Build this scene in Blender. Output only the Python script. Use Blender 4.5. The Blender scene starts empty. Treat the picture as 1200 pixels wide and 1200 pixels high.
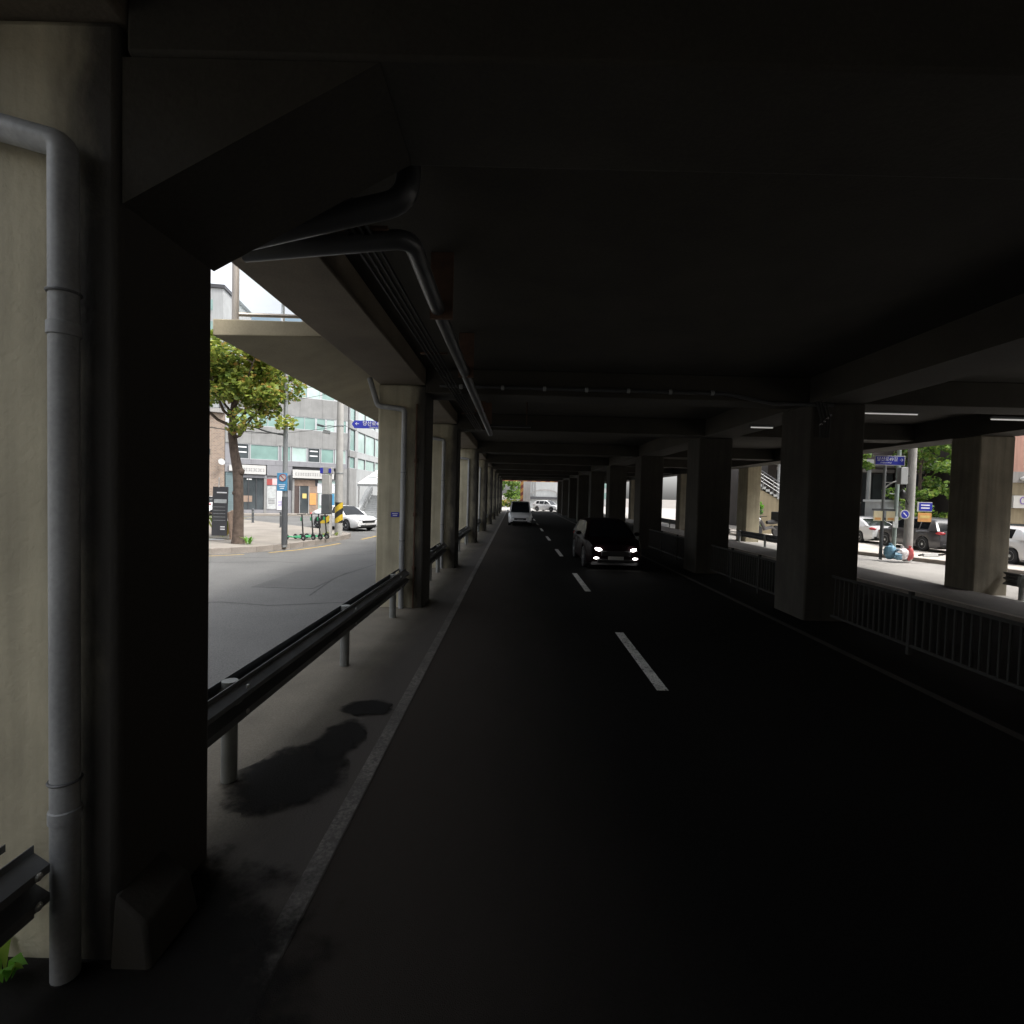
import bpy, math, random
from mathutils import Vector, Matrix
random.seed(7)
R = math.radians
S = bpy.context.scene
COL = S.collection

# ------------------------------------------------------------------ camera
cam_d = bpy.data.cameras.new('camera')
cam_d.sensor_width = 36.0
cam_d.lens = 18.0
cam_d.clip_start = 0.05
cam_d.clip_end = 3000
cam = bpy.data.objects.new('camera', cam_d)
COL.objects.link(cam)
cam.matrix_world = Matrix(((0.99961909, -0.02698972, 0.00576447, 0.0),
                           (0.00666282, 0.03331409, -0.99942272, 0.0),
                           (0.02678210, 0.99908044, 0.03348123, 2.4),
                           (0, 0, 0, 1)))
S.camera = cam

# ------------------------------------------------------------------ light
SUN_DIR = Vector((0.50, -0.22, 0.84)).normalized()
EXPOSURE = 1.5
w = bpy.data.worlds.new('World')
S.world = w
w.use_nodes = True
wn = w.node_tree
bg = wn.nodes['Background']
sky = wn.nodes.new('ShaderNodeTexSky')
sky.sky_type = 'NISHITA'
sky.sun_disc = False
sky.sun_elevation = math.asin(SUN_DIR.z)
sky.sun_rotation = math.atan2(SUN_DIR.x, SUN_DIR.y)
sky.dust_density = 4.0
sky.air_density = 1.0
hs = wn.nodes.new('ShaderNodeHueSaturation')
hs.inputs['Saturation'].default_value = 0.2
wn.links.new(sky.outputs[0], hs.inputs['Color'])
wn.links.new(hs.outputs[0], bg.inputs['Color'])
bg.inputs['Strength'].default_value = 0.15
sd = bpy.data.lights.new('sun', 'SUN')
sd.energy = 0.95
sd.angle = R(10)
sd.color = (1.0, 0.95, 0.88)
so = bpy.data.objects.new('sun', sd)
COL.objects.link(so)
so.rotation_euler = SUN_DIR.to_track_quat('Z', 'Y').to_euler()
so.location = (60, -30, 90)

S.view_settings.view_transform = 'Standard'
S.view_settings.look = 'None'
S.view_settings.exposure = EXPOSURE
S.view_settings.gamma = 1
S.view_settings.use_curve_mapping = False
S.cycles.max_bounces = 8
S.cycles.diffuse_bounces = 2


# ------------------------------------------------------------------ materials
def lin(c):
    return tuple(c) + (1.0,)


def mat(name, col, rough=0.7, var=0.15, scale=2.0, bump=0.0, bscale=60.0, metal=0.0, coat=0.0,
        spec=0.5, streak=0.0, speck=0.0, emit=None, estr=0.0, alpha=1.0, trans=0.0):
    m = bpy.data.materials.new(name)
    m.use_nodes = True
    n, l = m.node_tree.nodes, m.node_tree.links
    b = n['Principled BSDF']
    b.inputs['Roughness'].default_value = rough
    b.inputs['Metallic'].default_value = metal
    b.inputs['Specular IOR Level'].default_value = spec
    b.inputs['Coat Weight'].default_value = coat
    b.inputs['Coat Roughness'].default_value = 0.05
    if trans:
        b.inputs['Transmission Weight'].default_value = trans
    tc = n.new('ShaderNodeTexCoord')
    cur = None

    def mulby(tex_out, lo, hi, fmin=0.3, fmax=0.7):
        nonlocal cur
        mr = n.new('ShaderNodeMapRange')
        mr.inputs['From Min'].default_value = fmin
        mr.inputs['From Max'].default_value = fmax
        mr.inputs['To Min'].default_value = lo
        mr.inputs['To Max'].default_value = hi
        l.new(tex_out, mr.inputs['Value'])
        if cur is None:
            cur = mr.outputs[0]
        else:
            mm = n.new('ShaderNodeMath')
            mm.operation = 'MULTIPLY'
            l.new(cur, mm.inputs[0])
            l.new(mr.outputs[0], mm.inputs[1])
            cur = mm.outputs[0]
    if var:
        t = n.new('ShaderNodeTexNoise')
        t.inputs['Scale'].default_value = scale
        t.inputs['Detail'].default_value = 6
        t.inputs['Roughness'].default_value = 0.6
        l.new(tc.outputs['Object'], t.inputs['Vector'])
        mulby(t.outputs[0], 1 - var, 1 + var)
    if streak:
        mp = n.new('ShaderNodeMapping')
        mp.inputs['Scale'].default_value = (5.0, 5.0, 0.35)
        t = n.new('ShaderNodeTexNoise')
        t.inputs['Scale'].default_value = 1.4
        t.inputs['Detail'].default_value = 5
        l.new(tc.outputs['Object'], mp.inputs['Vector'])
        l.new(mp.outputs[0], t.inputs['Vector'])
        mulby(t.outputs[0], 1 - streak, 1 + streak * 0.4)
    if speck:
        t = n.new('ShaderNodeTexNoise')
        t.inputs['Scale'].default_value = 45
        t.inputs['Detail'].default_value = 3
        l.new(tc.outputs['Object'], t.inputs['Vector'])
        mulby(t.outputs[0], 1 - speck, 1 + speck)
    if cur is not None:
        mx = n.new('ShaderNodeMix')
        mx.data_type = 'RGBA'
        mx.blend_type = 'MULTIPLY'
        mx.inputs[0].default_value = 1.0
        mx.inputs[6].default_value = lin(col)
        cc = n.new('ShaderNodeCombineColor')
        for i in range(3):
            l.new(cur, cc.inputs[i])
        l.new(cc.outputs[0], mx.inputs[7])
        l.new(mx.outputs[2], b.inputs['Base Color'])
    else:
        b.inputs['Base Color'].default_value = lin(col)
    if bump:
        t = n.new('ShaderNodeTexNoise')
        t.inputs['Scale'].default_value = bscale
        t.inputs['Detail'].default_value = 4
        l.new(tc.outputs['Object'], t.inputs['Vector'])
        bp = n.new('ShaderNodeBump')
        bp.inputs['Strength'].default_value = bump
        bp.inputs['Distance'].default_value = 0.02
        l.new(t.outputs[0], bp.inputs['Height'])
        l.new(bp.outputs[0], b.inputs['Normal'])
    if emit:
        b.inputs['Emission Color'].default_value = lin(emit)
        b.inputs['Emission Strength'].default_value = estr
    if alpha < 1:
        b.inputs['Alpha'].default_value = alpha
    return m


def coord_mix(m, col, axis, f0, f1, nscale=2.0, namp=0.4, nmap=None):
    """lay dirt of colour col over material m where object axis (+ noise) runs from f0 to f1"""
    n, l = m.node_tree.nodes, m.node_tree.links
    b = n['Principled BSDF']
    src = b.inputs['Base Color'].links[0].from_socket
    tc = n.new('ShaderNodeTexCoord')
    sx = n.new('ShaderNodeSeparateXYZ')
    l.new(tc.outputs['Object'], sx.inputs[0])
    t = n.new('ShaderNodeTexNoise')
    t.inputs['Scale'].default_value = nscale
    t.inputs['Detail'].default_value = 6
    t.inputs['Roughness'].default_value = 0.65
    mp = n.new('ShaderNodeMapping')
    mp.inputs['Scale'].default_value = nmap or (1, 1, 1)
    l.new(tc.outputs['Object'], mp.inputs['Vector'])
    l.new(mp.outputs[0], t.inputs['Vector'])
    a = n.new('ShaderNodeMath'); a.operation = 'MULTIPLY_ADD'
    l.new(t.outputs[0], a.inputs[0])
    a.inputs[1].default_value = namp * 2
    l.new(sx.outputs[axis], a.inputs[2])
    mr = n.new('ShaderNodeMapRange')
    mr.interpolation_type = 'SMOOTHSTEP'
    lo, hi = (f0, f1) if f1 > f0 else (f1, f0)
    mr.inputs['From Min'].default_value = lo + namp
    mr.inputs['From Max'].default_value = hi + namp
    mr.inputs['To Min'].default_value = 0.0 if f1 > f0 else 1.0
    mr.inputs['To Max'].default_value = 1.0 if f1 > f0 else 0.0
    l.new(a.outputs[0], mr.inputs['Value'])
    mx = n.new('ShaderNodeMix'); mx.data_type = 'RGBA'
    l.new(mr.outputs[0], mx.inputs[0])
    l.new(src, mx.inputs[6])
    mx.inputs[7].default_value = lin(col)
    l.new(mx.outputs[2], b.inputs['Base Color'])


def chip(m, col, scale=14.0, thr=0.56):
    n, l = m.node_tree.nodes, m.node_tree.links
    b = n['Principled BSDF']
    src = b.inputs['Base Color'].links[0].from_socket
    tc = n.new('ShaderNodeTexCoord')
    t = n.new('ShaderNodeTexNoise')
    t.inputs['Scale'].default_value = scale
    t.inputs['Detail'].default_value = 8
    t.inputs['Roughness'].default_value = 0.75
    l.new(tc.outputs['Object'], t.inputs['Vector'])
    mr = n.new('ShaderNodeMapRange')
    mr.inputs['From Min'].default_value = thr
    mr.inputs['From Max'].default_value = thr + 0.07
    l.new(t.outputs[0], mr.inputs['Value'])
    mx = n.new('ShaderNodeMix'); mx.data_type = 'RGBA'
    l.new(mr.outputs[0], mx.inputs[0])
    l.new(src, mx.inputs[6])
    mx.inputs[7].default_value = lin(col)
    l.new(mx.outputs[2], b.inputs['Base Color'])


def stain_mat(name, col):
    m = bpy.data.materials.new(name)
    m.use_nodes = True
    n, l = m.node_tree.nodes, m.node_tree.links
    b = n['Principled BSDF']
    b.inputs['Base Color'].default_value = lin(col)
    b.inputs['Roughness'].default_value = 0.85
    b.inputs['Specular IOR Level'].default_value = 0.1
    tc = n.new('ShaderNodeTexCoord')
    vm = n.new('ShaderNodeVectorMath'); vm.operation = 'SUBTRACT'
    vm.inputs[1].default_value = (0.5, 0.5, 0)
    l.new(tc.outputs['Generated'], vm.inputs[0])
    mu = n.new('ShaderNodeVectorMath'); mu.operation = 'MULTIPLY'
    mu.inputs[1].default_value = (2, 2, 0)
    l.new(vm.outputs[0], mu.inputs[0])
    ln = n.new('ShaderNodeVectorMath'); ln.operation = 'LENGTH'
    l.new(mu.outputs[0], ln.inputs[0])
    t = n.new('ShaderNodeTexNoise')
    t.inputs['Scale'].default_value = 5.0
    t.inputs['Detail'].default_value = 7
    t.inputs['Roughness'].default_value = 0.6
    l.new(tc.outputs['Object'], t.inputs['Vector'])
    a = n.new('ShaderNodeMath'); a.operation = 'MULTIPLY_ADD'
    l.new(t.outputs[0], a.inputs[0]); a.inputs[1].default_value = 0.75
    l.new(ln.outputs['Value'], a.inputs[2])
    mr = n.new('ShaderNodeMapRange'); mr.interpolation_type = 'SMOOTHSTEP'
    mr.inputs['From Min'].default_value = 0.98
    mr.inputs['From Max'].default_value = 1.28
    mr.inputs['To Min'].default_value = 0.9
    mr.inputs['To Max'].default_value = 0.0
    l.new(a.outputs[0], mr.inputs['Value'])
    l.new(mr.outputs[0], b.inputs['Alpha'])
    return m


def leaf_mat(name, c1, c2, c3):
    m = bpy.data.materials.new(name)
    m.use_nodes = True
    n, l = m.node_tree.nodes, m.node_tree.links
    b = n['Principled BSDF']
    b.inputs['Roughness'].default_value = 0.55
    g = n.new('ShaderNodeNewGeometry')
    r = n.new('ShaderNodeValToRGB')
    r.color_ramp.elements[0].color = lin(c1)
    r.color_ramp.elements[1].color = lin(c2)
    r.color_ramp.elements[1].position = 0.8
    e = r.color_ramp.elements.new(0.97)
    e.color = lin(c3)
    l.new(g.outputs['Random Per Island'], r.inputs[0])
    l.new(r.outputs[0], b.inputs['Base Color'])
    tr = n.new('ShaderNodeBsdfTranslucent')
    l.new(r.outputs[0], tr.inputs[0])
    mx = n.new('ShaderNodeMixShader')
    mx.inputs[0].default_value = 0.4
    l.new(b.outputs[0], mx.inputs[1])
    l.new(tr.outputs[0], mx.inputs[2])
    l.new(mx.outputs[0], n['Material Output'].inputs[0])
    return m


def stripe_mat(name, c1, c2, scale, rough=0.5):
    m = bpy.data.materials.new(name)
    m.use_nodes = True
    n, l = m.node_tree.nodes, m.node_tree.links
    b = n['Principled BSDF']
    b.inputs['Roughness'].default_value = rough
    tc = n.new('ShaderNodeTexCoord')
    mp = n.new('ShaderNodeMapping')
    mp.inputs['Rotation'].default_value = (0, R(38), 0)
    sx = n.new('ShaderNodeSeparateXYZ')
    l.new(tc.outputs['Object'], mp.inputs['Vector'])
    l.new(mp.outputs[0], sx.inputs[0])
    m1 = n.new('ShaderNodeMath'); m1.operation = 'MULTIPLY'; m1.inputs[1].default_value = scale
    l.new(sx.outputs[2], m1.inputs[0])
    m2 = n.new('ShaderNodeMath'); m2.operation = 'FRACT'
    l.new(m1.outputs[0], m2.inputs[0])
    m3 = n.new('ShaderNodeMath'); m3.operation = 'GREATER_THAN'; m3.inputs[1].default_value = 0.5
    l.new(m2.outputs[0], m3.inputs[0])
    mx = n.new('ShaderNodeMix'); mx.data_type = 'RGBA'
    mx.inputs[6].default_value = lin(c1); mx.inputs[7].default_value = lin(c2)
    l.new(m3.outputs[0], mx.inputs[0])
    l.new(mx.outputs[2], b.inputs['Base Color'])
    return m


M = {}
M['column_dark'] = mat('sooty_concrete', (0.042, 0.038, 0.031), 0.9, 0.25, 1.3, 0.25, 30, streak=0.25)  # darker copy of the column concrete, deck shade put into its colour
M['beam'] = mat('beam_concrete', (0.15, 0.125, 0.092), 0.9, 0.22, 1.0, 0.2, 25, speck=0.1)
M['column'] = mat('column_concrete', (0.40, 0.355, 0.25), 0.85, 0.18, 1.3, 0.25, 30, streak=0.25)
M['outer_column'] = mat('outer_column_concrete', (0.20, 0.178, 0.135), 0.88, 0.22, 1.3, 0.25, 30, streak=0.3)
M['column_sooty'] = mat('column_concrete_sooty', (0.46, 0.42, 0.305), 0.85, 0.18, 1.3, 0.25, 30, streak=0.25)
coord_mix(M['column_sooty'], (0.042, 0.038, 0.032), 0, 0.10, 0.42, 2.2, 0.22, (1, 1, .45))  # road side darkened in colour, standing in for shade and the pipe's shadow
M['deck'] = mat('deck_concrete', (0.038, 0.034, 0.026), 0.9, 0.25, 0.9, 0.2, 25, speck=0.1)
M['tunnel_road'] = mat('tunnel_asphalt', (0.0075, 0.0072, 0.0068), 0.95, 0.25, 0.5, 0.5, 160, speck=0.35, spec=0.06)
coord_mix(M['tunnel_road'], (0.050, 0.043, 0.037), 0, 1.5, -1.5, 0.8, 0.6, (1, .25, 1))  # lighter guardrail side: daylight falloff across the road put into the colour
M['street'] = mat('street_asphalt', (0.135, 0.134, 0.13), 0.85, 0.16, 0.35, 0.5, 140, speck=0.25, spec=0.3)
M['bright_road'] = mat('worn_asphalt', (0.34, 0.325, 0.305), 0.85, 0.14, 0.3, 0.3, 120, speck=0.15)  # light grey road, raised further so the colour carries sun brightness
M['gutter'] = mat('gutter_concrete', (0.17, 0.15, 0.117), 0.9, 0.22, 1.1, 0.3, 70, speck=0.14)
coord_mix(M['gutter'], (0.062, 0.054, 0.046), 0, -2.15, -1.45, 1.2, 0.35, (1, .4, 1))  # darker towards the road, fading daylight painted into the concrete
M['pave'] = mat('pavement', (0.25, 0.225, 0.195), 0.9, 0.15, 0.8, 0.3, 50, speck=0.12)
M['ground'] = mat('ground_dirt', (0.22, 0.20, 0.18), 0.95, 0.2, 0.2)
M['tar'] = mat('tar_seam', (0.055, 0.055, 0.055), 0.8, 0.3, 5)
M['street_patch'] = mat('street_patch', (0.122, 0.121, 0.118), 0.88, 0.12, 0.6, 0.5, 140, speck=0.25, spec=0.3)
M['kerb'] = mat('kerb_granite', (0.26, 0.23, 0.20), 0.85, 0.2, 2.5, 0.2, 60, speck=0.2)
M['ledge'] = mat('ledge_concrete', (0.14, 0.13, 0.12), 0.9, 0.2, 1.0, 0.3, 50, speck=0.15)
M['white_line'] = mat('road_paint_white', (0.62, 0.61, 0.58), 0.7, 0.3, 4, 0.3, 120, speck=0.3)
M['worn_line'] = mat('road_paint_worn', (0.115, 0.105, 0.093), 0.8, 0.45, 3, 0.3, 120, speck=0.4)
M['faded_line'] = mat('road_paint_faded_yellow', (0.014, 0.012, 0.008), 0.9, 0.5, 3, speck=0.4)
chip(M['white_line'], (0.04, 0.04, 0.038), 16, .535)
chip(M['worn_line'], (0.075, 0.068, 0.060), 18, .50)
M['yellow_line'] = mat('road_paint_yellow', (0.45, 0.30, 0.07), 0.75, 0.35, 4, speck=0.4)
M['wet'] = stain_mat('wet_concrete', (0.016, 0.015, 0.014))
M['pipe'] = mat('galvanised_pipe', (0.36, 0.37, 0.375), 0.5, 0.22, 2, metal=0.1, streak=0.2, speck=0.08)
M['pipe_dark'] = mat('black_drain_pipe', (0.06, 0.062, 0.065), 0.35, 0.2, 3)
M['rust'] = mat('rusty_iron', (0.10, 0.055, 0.035), 0.8, 0.3, 8)
M['rail'] = mat('guardrail_steel', (0.16, 0.165, 0.17), 0.5, 0.25, 3, metal=0.5)
M['post'] = mat('guardrail_post_steel', (0.26, 0.27, 0.26), 0.55, 0.2, 4, metal=0.3)
M['bolt'] = mat('bolt_zinc', (0.55, 0.55, 0.54), 0.35, 0.1, 10, metal=0.8)
M['fence'] = mat('barrier_paint', (0.024, 0.024, 0.022), 0.85, 0.25, 6)
M['cable'] = mat('black_cable', (0.02, 0.02, 0.02), 0.6, 0)
M['glass_teal'] = mat('teal_glazing', (0.20, 0.31, 0.285), 0.12, 0.2, 0.6, spec=0.8)
M['glass_teal2'] = mat('pale_teal_glazing', (0.38, 0.49, 0.46), 0.2, 0.2, 0.7, spec=0.8)
M['glass_dark'] = mat('dark_glazing', (0.055, 0.065, 0.07), 0.1, 0.3, 0.5, spec=0.8)
M['car_glass'] = mat('car_glass', (0.010, 0.012, 0.014), 0.1, 0, spec=0.35)
M['rail_glass'] = mat('rail_glass', (0.55, 0.65, 0.68), 0.08, 0, alpha=0.22, spec=0.6)
M['canopy_glass'] = mat('canopy_glass', (0.55, 0.60, 0.60), 0.15, 0.1, 1.0, alpha=0.6, spec=0.6)
M['rail_steel'] = mat('rail_steel', (0.40, 0.36, 0.32), 0.45, 0.12, 4, metal=0.3)
M['slab'] = mat('walkway_concrete', (0.40, 0.352, 0.25), 0.9, 0.12, 1.6, 0.1, 30, speck=0.06)
M['granite'] = mat('facade_granite', (0.235, 0.235, 0.23), 0.75, 0.16, 1.1, 0.15, 40, streak=0.1, speck=0.12)
M['granite_low'] = mat('facade_grey_panel', (0.22, 0.22, 0.235), 0.6, 0.08, 1.2, streak=0.1)
M['frame_alu'] = mat('aluminium_frame', (0.50, 0.51, 0.52), 0.4, 0.06, 4, metal=0.4)
M['frame_dark'] = mat('dark_frame', (0.05, 0.05, 0.055), 0.5, 0.1, 4)
M['brick'] = mat('tan_brick', (0.26, 0.19, 0.145), 0.9, 0.22, 3.5, 0.2, 30, speck=0.15)
M['brickwork'] = mat('brickwork', (0.24, 0.18, 0.14), 0.9, 0.15, 2.0)
_n, _l = M['brickwork'].node_tree.nodes, M['brickwork'].node_tree.links
_bt = _n.new('ShaderNodeTexBrick')
_mp = _n.new('ShaderNodeMapping')
_tc = _n.new('ShaderNodeTexCoord')
_mp.inputs['Rotation'].default_value = (R(90), 0, 0)
_l.new(_tc.outputs['Object'], _mp.inputs['Vector'])
_l.new(_mp.outputs[0], _bt.inputs['Vector'])
_bt.inputs['Color1'].default_value = (0.27, 0.20, 0.15, 1)
_bt.inputs['Color2'].default_value = (0.19, 0.14, 0.11, 1)
_bt.inputs['Mortar'].default_value = (0.30, 0.28, 0.25, 1)
_bt.inputs['Scale'].default_value = 2.2
_l.new(_bt.outputs[0], _n['Principled BSDF'].inputs['Base Color'])
M['mortar'] = mat('mortar', (0.30, 0.27, 0.24), 0.95, 0.15, 3)
M['sign_white'] = mat('sign_white', (0.48, 0.475, 0.46), 0.5, 0.05, 3)
M['poster'] = mat('poster_paper', (0.62, 0.62, 0.66), 0.6, 0.12, 5)
M['poster_pink'] = mat('poster_pink', (0.62, 0.42, 0.42), 0.6, 0.1, 5)
M['poster_grey'] = mat('poster_grey', (0.42, 0.44, 0.44), 0.6, 0.2, 6)
M['orange'] = mat('orange_sign', (0.60, 0.30, 0.10), 0.5, 0.12, 5)
M['yellow'] = mat('yellow_sign', (0.62, 0.46, 0.16), 0.5, 0.12, 5)
M['cream'] = mat('cream_sign', (0.62, 0.55, 0.36), 0.5, 0.1, 5)
M['blue'] = mat('sign_blue', (0.025, 0.035, 0.36), 0.4, 0.08, 4)
M['blue2'] = mat('sign_light_blue', (0.06, 0.24, 0.42), 0.45, 0.1, 5)
M['red'] = mat('sign_red', (0.30, 0.06, 0.055), 0.5, 0.1, 5)
M['ink'] = mat('lettering_grey', (0.12, 0.115, 0.12), 0.6, 0)
M['ink_violet'] = mat('lettering_violet', (0.16, 0.10, 0.34), 0.6, 0)
M['letter_white'] = mat('lettering_white', (0.80, 0.80, 0.82), 0.5, 0)
M['pole_conc'] = mat('pole_concrete', (0.36, 0.35, 0.33), 0.85, 0.12, 3, 0.1, 40, streak=0.15)
M['pole_steel'] = mat('pole_grey_steel', (0.22, 0.23, 0.23), 0.5, 0.15, 3, metal=0.3)
M['pole_dark'] = mat('pole_dark_paint', (0.07, 0.075, 0.08), 0.5, 0.15, 3)
M['pole_green'] = mat('pole_grey_green', (0.22, 0.27, 0.25), 0.6, 0.15, 3)
M['hazard'] = stripe_mat('hazard_stripe', (0.55, 0.38, 0.03), (0.02, 0.02, 0.02), 2.2)
M['hazard_or'] = stripe_mat('gantry_stripe', (0.30, 0.15, 0.04), (0.13, 0.035, 0.025), 1.2)
M['rubber'] = mat('black_rubber', (0.018, 0.018, 0.019), 0.75, 0.1, 10)
M['alloy'] = mat('alloy_rim', (0.50, 0.51, 0.52), 0.3, 0.05, 10, metal=0.8)
M['black_plastic'] = mat('black_plastic', (0.02, 0.02, 0.021), 0.5, 0.1, 10)
M['chrome'] = mat('chrome', (0.62, 0.62, 0.62), 0.2, 0, metal=0.9)
M['lamp_clear'] = mat('lamp_clear', (0.55, 0.57, 0.6), 0.12, 0, spec=0.8)
M['lamp_on'] = mat('headlamp_lit', (0.9, 0.9, 0.9), 0.2, 0, emit=(1.0, 0.98, 0.94), estr=7.0)
M['lamp_red'] = mat('tail_lamp', (0.40, 0.015, 0.02), 0.15, 0, spec=0.8)
M['tube'] = mat('fluorescent_tube', (0.8, 0.8, 0.8), 0.4, 0, emit=(1.0, 0.97, 0.92), estr=0.12)
M['paint_white'] = mat('paint_white', (0.66, 0.66, 0.66), 0.3, 0.02, 2, coat=0.8)
M['paint_silver'] = mat('paint_silver', (0.45, 0.46, 0.47), 0.3, 0.02, 2, coat=0.8, metal=0.4)
M['paint_grey'] = mat('paint_grey', (0.05, 0.047, 0.05), 0.35, 0.03, 2, coat=0.6)
M['paint_wine'] = mat('paint_wine', (0.006, 0.0025, 0.003), 0.45, 0.03, 2, coat=0.0, spec=0.08)
M['paint_green'] = mat('scooter_green', (0.05, 0.36, 0.16), 0.4, 0.05, 4)
M['bark'] = mat('bark', (0.085, 0.062, 0.048), 0.95, 0.4, 6, 0.6, 25)
M['leaf'] = leaf_mat('plane_leaves', (0.06, 0.12, 0.02), (0.40, 0.46, 0.09), (0.46, 0.27, 0.08))
M['leaf_green'] = leaf_mat('green_leaves', (0.04, 0.10, 0.02), (0.20, 0.32, 0.05), (0.22, 0.26, 0.06))
M['leaf_bright'] = leaf_mat('weed_leaves', (0.10, 0.30, 0.03), (0.18, 0.42, 0.05), (0.3, 0.4, 0.06))
M['dark_wall'] = mat('dark_brown_cladding', (0.045, 0.036, 0.033), 0.6, 0.25, 0.7, streak=0.2)
M['grey_wall'] = mat('grey_render', (0.28, 0.27, 0.26), 0.85, 0.12, 0.6, streak=0.15)
M['beige_wall'] = mat('beige_render', (0.24, 0.20, 0.13), 0.85, 0.12, 0.8, streak=0.15)
M['pale_wall'] = mat('pale_render', (0.36, 0.37, 0.37), 0.8, 0.08, 0.6, streak=0.15)
M['pink_wall'] = mat('terracotta_render', (0.42, 0.24, 0.19), 0.85, 0.12, 0.8, streak=0.15)
M['teal_shutter'] = mat('teal_shutter', (0.13, 0.18, 0.19), 0.6, 0.12, 2)
M['wood_dark'] = mat('dark_door', (0.07, 0.05, 0.045), 0.5, 0.15, 3)
M['bag_blue'] = mat('blue_bag_plastic', (0.14, 0.28, 0.38), 0.4, 0.2, 8)
M['bag_white'] = mat('white_bag_plastic', (0.66, 0.62, 0.62), 0.4, 0.15, 8)
M['bag_red'] = mat('red_bag_plastic', (0.50, 0.10, 0.10), 0.4, 0.2, 8)
M['skyblue_glass'] = mat('blue_curtain_wall', (0.24, 0.34, 0.42), 0.55, 0.1, 0.3, spec=0.8)


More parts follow.
